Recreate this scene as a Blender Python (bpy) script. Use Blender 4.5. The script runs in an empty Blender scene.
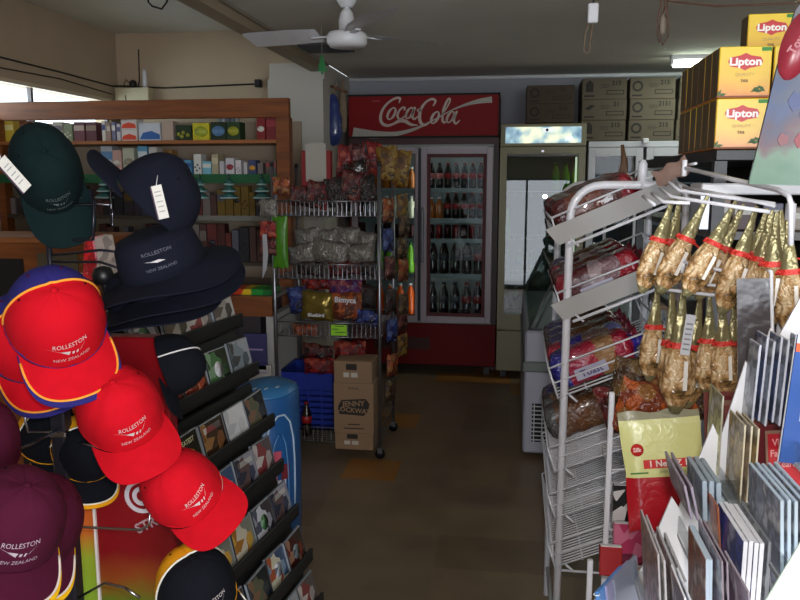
import bpy, math, random
from mathutils import Vector, Matrix
R = math.radians
random.seed(7)
scene = bpy.context.scene
COL = scene.collection

# ------------------------------------------------------------ camera, world, lights
EYE = Vector((0, 0, 1.65)); FPX = 778.0
YAW, PITCH = R(8.31), R(8.77)
FW = Vector((-math.sin(YAW) * math.cos(PITCH), math.cos(YAW) * math.cos(PITCH), -math.sin(PITCH)))
RT = Vector((math.cos(YAW), math.sin(YAW), 0)); UP = RT.cross(FW)
cam_d = bpy.data.cameras.new('camera'); cam = bpy.data.objects.new('camera', cam_d)
COL.objects.link(cam); cam.location = EYE
cam.rotation_euler = (R(90) - PITCH, 0, YAW)
cam_d.lens = 35.0; cam_d.sensor_width = 36.0; cam_d.clip_start = 0.05
scene.camera = cam
scene.view_settings.view_transform = 'Standard'; scene.view_settings.look = 'None'
scene.view_settings.gamma = 1.0; scene.view_settings.exposure = 0.55
world = bpy.data.worlds.new('daylight'); scene.world = world; world.use_nodes = True
bg = world.node_tree.nodes['Background']; bg.inputs[0].default_value = (0.85, 0.92, 1.0, 1); bg.inputs[1].default_value = 2.2

def area(name, loc, rot, sx, sy, power, col):
    d = bpy.data.lights.new(name, 'AREA'); d.shape = 'RECTANGLE'; d.size = sx; d.size_y = sy
    d.energy = power; d.color = col
    o = bpy.data.objects.new(name, d); COL.objects.link(o); o.location = loc; o.rotation_euler = rot
    return o
# daylight through the shop door behind the camera, and the high window on the left
area('door_daylight', (-0.4, -2.62, 1.15), (R(90), 0, 0), 1.6, 2.0, 8, (0.86, 0.93, 1.0))
area('added_front_fill', (1.55, -2.62, 1.5), (R(90), 0, 0), 1.3, 1.4, 85, (0.86, 0.93, 1.0))  # fill light added behind the camera to lift the room's ambient level
area('window_daylight', (-3.95, 5.6, 2.3), (0, R(-90), 0), .9, 4.4, 30, (0.9, 0.95, 1.0))
# the camera's own flash
area('camera_flash', (0.03, 0.0, 1.72), (R(90) - PITCH, 0, YAW), 0.06, 0.04, 10, (1.0, 0.97, 0.94))
area('ceiling_tube_light', (1.55, 6.1, 2.44), (0, 0, 0), 1.2, 0.05, 3.5, (0.9, 1.0, 0.9))

def at(px, py, Y=None, X=None, Z=None):
    """point of the room seen at a pixel, on the plane y=Y, x=X or z=Z"""
    d = FW * FPX + RT * (px - 400) - UP * (py - 300)
    if Y is not None: t = (Y - EYE.y) / d.y
    elif X is not None: t = (X - EYE.x) / d.x
    else: t = (Z - EYE.z) / d.z
    return EYE + d * t

# ------------------------------------------------------------ materials
def lin(c):
    c = c / 255.0
    return c / 12.92 if c <= 0.04045 else ((c + 0.055) / 1.055) ** 2.4
def rgb(t): return (lin(t[0]), lin(t[1]), lin(t[2]), 1)
MATS = {}
def mat(key, col=None, rough=0.6, metal=0.0, spec=0.5, emit=0, noise=0.0, nscale=20, bump=0.0, bscale=60, coat=0.0, alpha=1.0):
    if key in MATS: return MATS[key]
    m = bpy.data.materials.new(key); m.use_nodes = True; nt = m.node_tree; b = nt.nodes['Principled BSDF']
    c = rgb(col)
    b.inputs['Base Color'].default_value = c; b.inputs['Roughness'].default_value = rough
    b.inputs['Metallic'].default_value = metal; b.inputs['Specular IOR Level'].default_value = spec
    b.inputs['Coat Weight'].default_value = coat; b.inputs['Coat Roughness'].default_value = 0.08
    if alpha < 1: b.inputs['Alpha'].default_value = alpha
    if emit:
        b.inputs['Emission Color'].default_value = c; b.inputs['Emission Strength'].default_value = emit
    if noise or bump:
        tc = nt.nodes.new('ShaderNodeTexCoord')
    if noise:
        n = nt.nodes.new('ShaderNodeTexNoise'); n.inputs['Scale'].default_value = nscale; n.inputs['Detail'].default_value = 3
        nt.links.new(tc.outputs['Object'], n.inputs['Vector'])
        r = nt.nodes.new('ShaderNodeValToRGB'); r.color_ramp.elements[0].position = 0.3; r.color_ramp.elements[1].position = 0.7
        r.color_ramp.elements[0].color = tuple(x * (1 - noise) for x in c[:3]) + (1,)
        r.color_ramp.elements[1].color = tuple(min(1, x * (1 + noise)) for x in c[:3]) + (1,)
        nt.links.new(n.outputs[0], r.inputs[0]); nt.links.new(r.outputs[0], b.inputs['Base Color'])
    if bump:
        n2 = nt.nodes.new('ShaderNodeTexNoise'); n2.inputs['Scale'].default_value = bscale
        nt.links.new(tc.outputs['Object'], n2.inputs['Vector'])
        bp = nt.nodes.new('ShaderNodeBump'); bp.inputs['Strength'].default_value = bump; bp.inputs['Distance'].default_value = 0.01
        nt.links.new(n2.outputs[0], bp.inputs['Height']); nt.links.new(bp.outputs[0], b.inputs['Normal'])
    MATS[key] = m
    return m
def pm(col, rough=0.5, **k):
    """printed / painted colour"""
    return mat('paint_%d_%d_%d_%d' % (col[0], col[1], col[2], int(rough * 100)), col, rough, **k)
def foil(col, **k):
    return mat('foil_%d_%d_%d' % tuple(col), col, 0.28, 0.25, bump=0.9, bscale=28, **k)
def cloth(col):
    return mat('cloth_%d_%d_%d' % tuple(col), col, 0.9, spec=0.15, bump=0.15, bscale=600, noise=0.06, nscale=40)
def cloth2(front, side, ys):
    """two-colour cloth: front panels ahead of the seam plane y=ys, sides behind it"""
    key = 'cloth2_%s_%s' % (front, side)
    if key in MATS: return MATS[key]
    m = bpy.data.materials.new('panelled_cloth'); m.use_nodes = True; nt = m.node_tree; b = nt.nodes['Principled BSDF']
    tc = nt.nodes.new('ShaderNodeTexCoord'); sp = nt.nodes.new('ShaderNodeSeparateXYZ'); nt.links.new(tc.outputs['Object'], sp.inputs[0])
    g = nt.nodes.new('ShaderNodeMath'); g.operation = 'GREATER_THAN'; g.inputs[1].default_value = ys; nt.links.new(sp.outputs[1], g.inputs[0])
    mx = nt.nodes.new('ShaderNodeMix'); mx.data_type = 'RGBA'; mx.inputs[6].default_value = rgb(side); mx.inputs[7].default_value = rgb(front)
    nt.links.new(g.outputs[0], mx.inputs[0]); nt.links.new(mx.outputs[2], b.inputs['Base Color'])
    b.inputs['Roughness'].default_value = .9; b.inputs['Specular IOR Level'].default_value = .15
    MATS[key] = m; return m
def wood_mat(key, c1, c2, sc=(1, 12, 12), rough=0.5):
    m = bpy.data.materials.new(key); m.use_nodes = True; nt = m.node_tree; b = nt.nodes['Principled BSDF']
    tc = nt.nodes.new('ShaderNodeTexCoord'); mp = nt.nodes.new('ShaderNodeMapping'); mp.inputs['Scale'].default_value = sc
    n = nt.nodes.new('ShaderNodeTexNoise'); n.inputs['Scale'].default_value = 4; n.inputs['Detail'].default_value = 5
    r = nt.nodes.new('ShaderNodeValToRGB'); r.color_ramp.elements[0].color = rgb(c1); r.color_ramp.elements[1].color = rgb(c2)
    r.color_ramp.elements[0].position = .3; r.color_ramp.elements[1].position = .7
    nt.links.new(tc.outputs['Object'], mp.inputs[0]); nt.links.new(mp.outputs[0], n.inputs['Vector'])
    nt.links.new(n.outputs[0], r.inputs[0]); nt.links.new(r.outputs[0], b.inputs['Base Color'])
    b.inputs['Roughness'].default_value = rough
    MATS[key] = m; return m
def blotch_mat(key, cols, scale=18, rough=0.25, stretch=(1, 1, 1), coat=0.3, bump=0.5, kind='vor'):
    """several printed colours in crisp blotches (packets, covers, bread seen through film)"""
    if key in MATS: return MATS[key]
    m = bpy.data.materials.new(key); m.use_nodes = True; nt = m.node_tree; b = nt.nodes['Principled BSDF']
    tc = nt.nodes.new('ShaderNodeTexCoord'); mp = nt.nodes.new('ShaderNodeMapping'); mp.inputs['Scale'].default_value = stretch
    if kind == 'vor':
        n = nt.nodes.new('ShaderNodeTexVoronoi'); n.inputs['Scale'].default_value = scale; out = n.outputs['Color']
        sep = nt.nodes.new('ShaderNodeSeparateColor'); nt.links.new(out, sep.inputs[0]); out = sep.outputs[0]
    else:
        n = nt.nodes.new('ShaderNodeTexNoise'); n.inputs['Scale'].default_value = scale; n.inputs['Detail'].default_value = 2; out = n.outputs[0]
    r = nt.nodes.new('ShaderNodeValToRGB'); r.color_ramp.interpolation = 'CONSTANT' if kind == 'vor' else 'LINEAR'
    k = len(cols); e = r.color_ramp.elements
    lo, hi = (0, 1) if kind == 'vor' else (.3, .72)
    e.remove(e[1]); e[0].position = lo; e[0].color = rgb(cols[0])
    for i, c in enumerate(cols[1:]): x = e.new(lo + (hi - lo) * (i + 1) / k); x.color = rgb(c)
    nt.links.new(tc.outputs['Object'], mp.inputs[0]); nt.links.new(mp.outputs[0], n.inputs['Vector'])
    nt.links.new(out, r.inputs[0]); nt.links.new(r.outputs[0], b.inputs['Base Color'])
    b.inputs['Roughness'].default_value = rough; b.inputs['Coat Weight'].default_value = coat
    if bump:
        n2 = nt.nodes.new('ShaderNodeTexNoise'); n2.inputs['Scale'].default_value = 55; n2.inputs['Distortion'].default_value = 1.5
        nt.links.new(tc.outputs['Object'], n2.inputs['Vector'])
        bp = nt.nodes.new('ShaderNodeBump'); bp.inputs['Strength'].default_value = bump; bp.inputs['Distance'].default_value = 0.012
        nt.links.new(n2.outputs[0], bp.inputs['Height']); nt.links.new(bp.outputs[0], b.inputs['Normal']); nt.links.new(bp.outputs[0], b.inputs['Coat Normal'])
    MATS[key] = m; return m
def band_mat(key, stops, axis='Z', lo=0, hi=1, rough=0.3, wob=0.0, smooth=False, bump=0.0):
    """colour bands along one axis of the object; stops = [(pos, colour)...]"""
    if key in MATS: return MATS[key]
    m = bpy.data.materials.new(key); m.use_nodes = True; nt = m.node_tree; b = nt.nodes['Principled BSDF']
    tc = nt.nodes.new('ShaderNodeTexCoord'); sp = nt.nodes.new('ShaderNodeSeparateXYZ'); nt.links.new(tc.outputs['Object'], sp.inputs[0])
    mr = nt.nodes.new('ShaderNodeMapRange'); mr.inputs[1].default_value = lo; mr.inputs[2].default_value = hi
    nt.links.new(sp.outputs[axis], mr.inputs[0]); out = mr.outputs[0]
    if wob:
        n = nt.nodes.new('ShaderNodeTexNoise'); n.inputs['Scale'].default_value = 14; nt.links.new(tc.outputs['Object'], n.inputs['Vector'])
        ma = nt.nodes.new('ShaderNodeMath'); ma.operation = 'MULTIPLY_ADD'; ma.inputs[1].default_value = wob; nt.links.new(n.outputs[0], ma.inputs[0])
        nt.links.new(out, ma.inputs[2]); s = nt.nodes.new('ShaderNodeMath'); s.operation = 'SUBTRACT'; s.inputs[1].default_value = wob * .5
        nt.links.new(ma.outputs[0], s.inputs[0]); out = s.outputs[0]
    r = nt.nodes.new('ShaderNodeValToRGB'); r.color_ramp.interpolation = 'LINEAR' if smooth else 'CONSTANT'
    e = r.color_ramp.elements
    e.remove(e[1]); e[0].position = stops[0][0]; e[0].color = rgb(stops[0][1])
    for p, c in stops[1:]: x = e.new(p); x.color = rgb(c)
    nt.links.new(out, r.inputs[0]); nt.links.new(r.outputs[0], b.inputs['Base Color'])
    b.inputs['Roughness'].default_value = rough
    if bump:
        b.inputs['Coat Weight'].default_value = 0.5
        n2 = nt.nodes.new('ShaderNodeTexNoise'); n2.inputs['Scale'].default_value = 45; n2.inputs['Distortion'].default_value = 1.5
        nt.links.new(tc.outputs['Object'], n2.inputs['Vector'])
        bp = nt.nodes.new('ShaderNodeBump'); bp.inputs['Strength'].default_value = bump; bp.inputs['Distance'].default_value = 0.012
        nt.links.new(n2.outputs[0], bp.inputs['Height']); nt.links.new(bp.outputs[0], b.inputs['Normal'])
    MATS[key] = m; return m
def glass_mat(key, tint=(0.9, 0.95, 0.95), refl=0.35, ior=1.5, rough=0.0):
    m = bpy.data.materials.new(key); m.use_nodes = True; nt = m.node_tree; nt.nodes.clear()
    o = nt.nodes.new('ShaderNodeOutputMaterial'); mx = nt.nodes.new('ShaderNodeMixShader')
    t = nt.nodes.new('ShaderNodeBsdfTransparent'); t.inputs[0].default_value = tuple(tint) + (1,)
    g = nt.nodes.new('ShaderNodeBsdfGlossy'); g.inputs['Roughness'].default_value = rough
    fr = nt.nodes.new('ShaderNodeFresnel'); fr.inputs[0].default_value = ior
    ad = nt.nodes.new('ShaderNodeMath'); ad.operation = 'ADD'; ad.inputs[1].default_value = refl; ad.use_clamp = True
    ge = nt.nodes.new('ShaderNodeNewGeometry'); iv = nt.nodes.new('ShaderNodeMath'); iv.operation = 'SUBTRACT'; iv.inputs[0].default_value = 1; nt.links.new(ge.outputs['Backfacing'], iv.inputs[1])
    ml = nt.nodes.new('ShaderNodeMath'); ml.operation = 'MULTIPLY'; nt.links.new(iv.outputs[0], ml.inputs[1]); nt.links.new(ad.outputs[0], ml.inputs[0])
    nt.links.new(fr.outputs[0], ad.inputs[0]); nt.links.new(ml.outputs[0], mx.inputs[0])
    nt.links.new(t.outputs[0], mx.inputs[1]); nt.links.new(g.outputs[0], mx.inputs[2]); nt.links.new(mx.outputs[0], o.inputs[0])
    MATS[key] = m; return m

CHROME = mat('chrome', (175, 175, 185), 0.25, 1.0)
WIRE_W = mat('white_wire', (215, 215, 222), 0.35, coat=0.3)
BLACK = mat('black_plastic', (18, 18, 20), 0.45)
DARK = mat('dark_recess', (22, 19, 18), 0.8)
WHITE = mat('white_plastic', (222, 222, 226), 0.4)
OFFW = mat('offwhite_enamel', (190, 190, 195), 0.4)
STEEL = mat('dull_steel', (120, 122, 130), 0.35, 0.8)
GLASS = glass_mat('door_glass', refl=0.0, ior=1.2)
GLASS_D = glass_mat('tinted_glass', tint=(0.62, 0.7, 0.68), refl=0.05)
FILM = glass_mat('clear_film', tint=(0.8, 0.82, 0.82), refl=0.1, rough=0.12)
INK = pm((40, 34, 30), 0.7)

# ------------------------------------------------------------ mesh builder
TXT = {}
def text_geo(s, bold=0.0):
    k = (s, bold)
    if k in TXT: return TXT[k]
    cu = bpy.data.curves.new('t', 'FONT'); cu.body = s; cu.size = 1; cu.extrude = 0.0; cu.offset = bold; cu.resolution_u = 2
    cu.align_x = 'CENTER'; cu.align_y = 'CENTER'
    ob = bpy.data.objects.new('t', cu); COL.objects.link(ob)
    dg = bpy.context.evaluated_depsgraph_get(); dg.update()
    me = bpy.data.meshes.new_from_object(ob.evaluated_get(dg))
    vs = [v.co.copy() for v in me.vertices]; fs = [tuple(p.vertices) for p in me.polygons]
    bpy.data.objects.remove(ob); bpy.data.curves.remove(cu); bpy.data.meshes.remove(me)
    TXT[k] = (vs, fs); return TXT[k]

class MB:
    def __init__(s): s.v = []; s.f = []; s.mi = []; s.sm = []; s.mats = []
    def slot(s, m):
        if m not in s.mats: s.mats.append(m)
        return s.mats.index(m)
    def add(s, vs, fs, m, M=None, smooth=False):
        b = len(s.v); k = s.slot(m)
        s.v += [(M @ Vector(v)) if M is not None else Vector(v) for v in vs]
        for f in fs: s.f.append(tuple(i + b for i in f)); s.mi.append(k); s.sm.append(smooth)
        return s
    def box(s, lo, hi, m, M=None, bev=0.0):
        x0, y0, z0 = lo; x1, y1, z1 = hi
        if bev <= 0:
            vs = [(x0, y0, z0), (x1, y0, z0), (x1, y1, z0), (x0, y1, z0), (x0, y0, z1), (x1, y0, z1), (x1, y1, z1), (x0, y1, z1)]
            return s.add(vs, [(3, 2, 1, 0), (4, 5, 6, 7), (0, 1, 5, 4), (1, 2, 6, 5), (2, 3, 7, 6), (3, 0, 4, 7)], m, M)
        b = min(bev, .45 * min(x1 - x0, y1 - y0, z1 - z0)); vs = []; idx = {}
        for i, X in enumerate((x0, x1)):
            for j, Y in enumerate((y0, y1)):
                for k, Z in enumerate((z0, z1)):
                    sx, sy, sz = 1 - 2 * i, 1 - 2 * j, 1 - 2 * k
                    for a, p in enumerate(((X, Y + sy * b, Z + sz * b), (X + sx * b, Y, Z + sz * b), (X + sx * b, Y + sy * b, Z))):
                        idx[(i, j, k, a)] = len(vs); vs.append(p)
        I = lambda i, j, k, a: idx[(i, j, k, a)]
        fs = []
        for i in (0, 1): q = [I(i, 0, 0, 0), I(i, 1, 0, 0), I(i, 1, 1, 0), I(i, 0, 1, 0)]; fs.append(tuple(q if i else q[::-1]))
        for j in (0, 1): q = [I(0, j, 0, 1), I(1, j, 0, 1), I(1, j, 1, 1), I(0, j, 1, 1)]; fs.append(tuple(q[::-1] if j else q))
        for k in (0, 1): q = [I(0, 0, k, 2), I(1, 0, k, 2), I(1, 1, k, 2), I(0, 1, k, 2)]; fs.append(tuple(q if k else q[::-1]))
        for j in (0, 1):
            for k in (0, 1): q = (I(0, j, k, 1), I(1, j, k, 1), I(1, j, k, 2), I(0, j, k, 2)); fs.append(q if (j ^ k) else q[::-1])
        for i in (0, 1):
            for k in (0, 1): q = (I(i, 0, k, 0), I(i, 1, k, 0), I(i, 1, k, 2), I(i, 0, k, 2)); fs.append(q[::-1] if (i ^ k) else q)
        for i in (0, 1):
            for j in (0, 1): q = (I(i, j, 0, 0), I(i, j, 1, 0), I(i, j, 1, 1), I(i, j, 0, 1)); fs.append(q if (i ^ j) else q[::-1])
        for i in (0, 1):
            for j in (0, 1):
                for k in (0, 1): q = (I(i, j, k, 0), I(i, j, k, 1), I(i, j, k, 2)); fs.append(q if (i + j + k) % 2 else q[::-1])
        return s.add(vs, fs, m, M)
    def tube(s, pts, r, m, n=6, M=None, closed=False, smooth=True):
        pts = [Vector(p) for p in pts]; k = len(pts); vs = []; fs = []; prev = None
        for i, p in enumerate(pts):
            if closed: t = pts[(i + 1) % k] - pts[i - 1]
            else: t = pts[min(i + 1, k - 1)] - pts[max(i - 1, 0)]
            if t.length < 1e-9: t = Vector((0, 0, 1))
            t.normalize()
            if prev is None: a = t.orthogonal().normalized()
            else:
                a = prev - t * prev.dot(t)
                a = a.normalized() if a.length > 1e-6 else t.orthogonal().normalized()
            prev = a; b = t.cross(a)
            rr = r[i] if isinstance(r, (list, tuple)) else r
            for j in range(n):
                an = 2 * math.pi * j / n; vs.append(p + (a * math.cos(an) + b * math.sin(an)) * rr)
        for i in range(k if closed else k - 1):
            for j in range(n):
                a0 = i * n + j; a1 = i * n + (j + 1) % n; b0 = ((i + 1) % k) * n + j; b1 = ((i + 1) % k) * n + (j + 1) % n
                fs.append((a0, a1, b1, b0))
        if not closed: fs.append(tuple(range(n))[::-1]); fs.append(tuple((k - 1) * n + j for j in range(n)))
        return s.add(vs, fs, m, M, smooth)
    def lathe(s, prof, m, n=14, M=None, smooth=True, c=(0, 0, 0), sx=1, sy=1):
        vs = []; fs = []; k = len(prof)
        for r_, z in prof:
            for j in range(n):
                a = 2 * math.pi * j / n; vs.append((c[0] + r_ * math.cos(a) * sx, c[1] + r_ * math.sin(a) * sy, c[2] + z))
        for i in range(k - 1):
            for j in range(n):
                fs.append((i * n + j, i * n + (j + 1) % n, (i + 1) * n + (j + 1) % n, (i + 1) * n + j))
        fs.append(tuple(range(n))[::-1]); fs.append(tuple((k - 1) * n + j for j in range(n)))
        return s.add(vs, fs, m, M, smooth)
    def prism(s, poly, t0, t1, m, M=None, ax='y'):
        """outline (a,b) in the plane across axis ax, extruded from t0 to t1"""
        f = {'y': lambda a, b, t: (a, t, b), 'x': lambda a, b, t: (t, a, b), 'z': lambda a, b, t: (a, b, t)}[ax]
        n = len(poly); vs = [f(a, b, t0) for a, b in poly] + [f(a, b, t1) for a, b in poly]
        fs = [tuple(range(n)), tuple(range(n, 2 * n))[::-1]] + [(i, i + n, (i + 1) % n + n, (i + 1) % n) for i in range(n)]
        return s.add(vs, fs, m, M)
    def grid(s, fn, nu, nv, m, M=None, smooth=True, mf=None):
        vs = [fn(i / nu, j / nv) for i in range(nu + 1) for j in range(nv + 1)]
        for i in range(nu):
            pass
        fs = [(i * (nv + 1) + j, (i + 1) * (nv + 1) + j, (i + 1) * (nv + 1) + j + 1, i * (nv + 1) + j + 1) for i in range(nu) for j in range(nv)]
        if mf is None: return s.add(vs, fs, m, M, smooth)
        b = len(s.v); s.v += [(M @ Vector(v)) if M is not None else Vector(v) for v in vs]
        q = 0
        for i in range(nu):
            for j in range(nv):
                s.f.append(tuple(a + b for a in fs[q])); s.mi.append(s.slot(mf((i + .5) / nu, (j + .5) / nv))); s.sm.append(smooth); q += 1
        return s
    def text(s, st, size, m, M, bold=0.02, fn=None, sx=1.0):
        vs, fs = text_geo(st, bold)
        out = [Vector((v.x * size * sx, v.y * size, 0)) for v in vs]
        if fn: out = [Vector(fn(v.x, v.y)) for v in out]
        return s.add(out, fs, m, M)
    def ribbon(s, pts, w, m, M=None, sub=4):
        """flat brush stroke through 2-D points with widths w, in the local x-z plane (y=0)"""
        P = []; W = []; n = len(pts)
        for i in range(n - 1):
            p0 = pts[max(i - 1, 0)]; p1 = pts[i]; p2 = pts[i + 1]; p3 = pts[min(i + 2, n - 1)]
            for q in range(sub):
                t = q / sub
                P.append(tuple(0.5 * (2 * p1[a] + (p2[a] - p0[a]) * t + (2 * p0[a] - 5 * p1[a] + 4 * p2[a] - p3[a]) * t * t + (3 * p1[a] - p0[a] - 3 * p2[a] + p3[a]) * t ** 3) for a in (0, 1)))
                W.append(w[i] + (w[i + 1] - w[i]) * t)
        P.append(tuple(pts[-1])); W.append(w[-1]); vs = []
        for i in range(len(P)):
            a = P[max(i - 1, 0)]; b = P[min(i + 1, len(P) - 1)]; dx, dz = b[0] - a[0], b[1] - a[1]; L = math.hypot(dx, dz) or 1
            nx, nz = -dz / L * W[i] / 2, dx / L * W[i] / 2
            vs += [(P[i][0] + nx, 0, P[i][1] + nz), (P[i][0] - nx, 0, P[i][1] - nz)]
        fs = [(2 * i, 2 * i + 1, 2 * i + 3, 2 * i + 2) for i in range(len(P) - 1)]
        return s.add(vs, fs, m, M)
    def build(s, name, parent=None):
        me = bpy.data.meshes.new(name); me.from_pydata([tuple(v) for v in s.v], [], s.f)
        for m in s.mats: me.materials.append(m)
        me.polygons.foreach_set('material_index', s.mi); me.polygons.foreach_set('use_smooth', s.sm); me.update()
        o = bpy.data.objects.new(name, me); COL.objects.link(o)
        if parent: o.parent = parent
        return o

def tag(o, label, cat, group=None, kind=None):
    if label: o['label'] = label
    if cat: o['category'] = cat
    if group: o['group'] = group
    if kind: o['kind'] = kind
    return o
def place(o, loc=None, M=None, rz=None):
    if M is not None: o.matrix_world = M
    if loc is not None: o.location = loc
    if rz is not None: o.rotation_euler = (0, 0, rz)
    return o
def thing(name, label, cat, loc=(0, 0, 0), M=None, rz=None, group=None):
    o = bpy.data.objects.new(name, None); o.empty_display_size = .05; COL.objects.link(o)
    if M is not None: o.matrix_world = M
    else:
        o.location = loc
        if rz is not None: o.rotation_euler = (0, 0, rz)
    return tag(o, label, cat, group)
def struct(mb, name): return tag(mb.build(name), None, None, kind='structure')
def copy_tree(o, parent=None):
    c = o.copy(); COL.objects.link(c)
    if parent: c.parent = parent
    for ch in o.children: copy_tree(ch, c)
    return c
def TR(loc, rz=0, rx=0, ry=0): return Matrix.Translation(loc) @ Matrix.Rotation(rz, 4, 'Z') @ Matrix.Rotation(ry, 4, 'Y') @ Matrix.Rotation(rx, 4, 'X')
FACE = Matrix.Rotation(R(90), 4, 'X')          # text in x-y -> upright, facing -y
ORD = ['first', 'second', 'third', 'fourth', 'fifth', 'sixth', 'seventh', 'eighth', 'ninth', 'tenth', 'eleventh', 'twelfth', 'thirteenth', 'fourteenth', 'fifteenth', 'sixteenth', 'seventeenth', 'eighteenth', 'nineteenth', 'twentieth']

# ------------------------------------------------------------ room
XL, XR, YB, YF = at(115, 32, Y=6.6).x, 2.3, 7.0, -2.4
CX0_, CX1_ = at(268, 100, Y=6.0).x, at(323, 100, Y=6.0).x
ZC, ZCL, XB = 2.545, 2.905, at(323, 74, Y=6.0).x
WALL = mat('wall_paint', (180, 160, 136), 0.85, noise=0.05, nscale=2)
CEIL = mat('ceiling_paint', (205, 200, 190), 0.9, noise=0.06, nscale=1.2)
CREAM = mat('column_paint', (190, 186, 178), 0.8)
def floor_mat():
    m = bpy.data.materials.new('vinyl_tiles'); m.use_nodes = True; nt = m.node_tree; b = nt.nodes['Principled BSDF']
    tc = nt.nodes.new('ShaderNodeTexCoord'); mp = nt.nodes.new('ShaderNodeMapping'); mp.inputs['Scale'].default_value = (3.2, 3.2, 3.2)
    nt.links.new(tc.outputs['Object'], mp.inputs[0])
    fl = nt.nodes.new('ShaderNodeVectorMath'); fl.operation = 'FLOOR'; nt.links.new(mp.outputs[0], fl.inputs[0])
    wn = nt.nodes.new('ShaderNodeTexWhiteNoise'); wn.noise_dimensions = '2D'; nt.links.new(fl.outputs[0], wn.inputs['Vector'])
    r = nt.nodes.new('ShaderNodeValToRGB'); r.color_ramp.interpolation = 'CONSTANT'; e = r.color_ramp.elements
    e[0].color = rgb((150, 128, 102)); e[1].position = .45; e[1].color = rgb((144, 125, 103)); x = e.new(.86); x.color = rgb((178, 122, 62)); x = e.new(.95); x.color = rgb((134, 114, 90))
    nt.links.new(wn.outputs[0], r.inputs[0])
    n = nt.nodes.new('ShaderNodeTexNoise'); n.inputs['Scale'].default_value = 5; n.inputs['Detail'].default_value = 6; nt.links.new(tc.outputs['Object'], n.inputs['Vector'])
    mx = nt.nodes.new('ShaderNodeMix'); mx.data_type = 'RGBA'; mx.blend_type = 'MULTIPLY'; mx.inputs[0].default_value = .55
    nt.links.new(r.outputs[0], mx.inputs[6]); nt.links.new(n.outputs[0], mx.inputs[7]); nt.links.new(mx.outputs[2], b.inputs['Base Color'])
    mr = nt.nodes.new('ShaderNodeMapRange'); mr.inputs[3].default_value = .22; mr.inputs[4].default_value = .5
    nt.links.new(n.outputs[0], mr.inputs[0]); nt.links.new(mr.outputs[0], b.inputs['Roughness'])
    return m
b = MB(); b.box((XL - .2, YF - .2, -.1), (XR + .2, YB + .2, 0), floor_mat()); struct(b, 'floor')
b = MB(); b.box((XB, YF - .1, ZC), (XR + .1, YB + .1, ZC + .45), CEIL); struct(b, 'ceiling')
b = MB(); b.box((XL - .1, YF - .1, ZCL), (XB, YB + .1, ZCL + .1), CEIL); struct(b, 'ceiling_left')
b = MB(); b.box((XB - .10, YF, ZC - .07), (XB + .0, 6.02, ZCL), mat('beam_paint', (150, 134, 112), .7)); struct(b, 'trim_1')
b = MB(); b.tube([(XB + .012, YF, ZC - .012), (XB + .012, 6.1, ZC - .012)], .012, CEIL); struct(b, 'trim_2')
# left wall with a band window
wy0, wy1, wz0, wz1 = 3.6, 6.45, at(40, 127, X=XL).z, at(0, 80, X=XL).z
b = MB(); b.box((XL - .15, YF, 0), (XL, wy0, ZCL), WALL); b.box((XL - .15, wy1, 0), (XL, YB, ZCL), WALL)
b.box((XL - .15, wy0, 0), (XL, wy1, wz0), WALL); b.box((XL - .15, wy0, wz1), (XL, wy1, ZCL), WALL); struct(b, 'wall_left')
b = MB(); fr = mat('window_paint', (205, 190, 165), .5)
b.box((XL - .03, wy0, wz1 - .008), (XL + .012, wy1, wz1 + .02), fr); b.box((XL - .1, wy0, wz0), (XL + .03, wy1, wz0 + .03), fr)
for yy in (wy0, 4.3, 5.35, wy1 - .03): b.box((XL - .05, yy, wz0), (XL - .02, yy + .03, wz1), fr if yy in (wy0,) else mat('mullion', (110, 105, 110), .5))
struct(b, 'window_1')
b = MB(); b.box((XL - .06, wy0, wz0), (XL - .055, wy1, wz1), GLASS); struct(b, 'window_1_glass')
b = MB(); b.box((XL, 6.6, 0), (CX0_ + .05, 6.75, ZCL), WALL); struct(b, 'wall_back_left')
b = MB(); b.box((CX0_, 6.0, 0), (CX1_, YB, 2.42), CREAM); b.box((CX0_, 6.05, 2.42), (CX1_, YB, ZC), CREAM)
struct(b, 'wall_column')
b = MB(); b.box((-1.5, YB, 0), (XR, YB + .15, ZC + .1), mat('back_wall_paint', (150, 150, 158), .85)); struct(b, 'wall_back')
b = MB(); b.box((XR, YF, 0), (XR + .15, YB, ZC + .1), WALL); struct(b, 'wall_right')
b = MB(); b.tube([(-1.47, YB - .02, ZC - .02), (XR, YB - .02, ZC - .02)], .02, WHITE, 4); struct(b, 'trim_3')
b = MB()
b.box((XL, YF - .15, 0), (-1.25, YF, ZCL), WALL); b.box((.45, YF - .15, 0), (.9, YF, ZCL), WALL); b.box((2.2, YF - .15, 0), (XR, YF, ZCL), WALL); b.box((.9, YF - .15, 0), (2.2, YF, .8), WALL); b.box((.9, YF - .15, 2.2), (2.2, YF, ZCL), WALL); b.box((-1.25, YF - .15, 2.15), (.45, YF, ZCL), WALL); struct(b, 'wall_front')  # the right-hand opening is added, unseen, to let the fill light in
b = MB()
for x in (-1.25, -.42, .41): b.box((x, YF - .1, 0), (x + .04, YF - .04, 2.15), STEEL)
b.box((-1.25, YF - .1, 2.11), (.45, YF - .04, 2.15), STEEL); b.box((-1.25, YF - .1, 0), (.45, YF - .04, .08), STEEL); struct(b, 'door_1')
b = MB(); b.box((CX0_, 5.99, 0), (CX1_, 6.0, .1), pm((90, 75, 60))); struct(b, 'baseboard_column')

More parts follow.
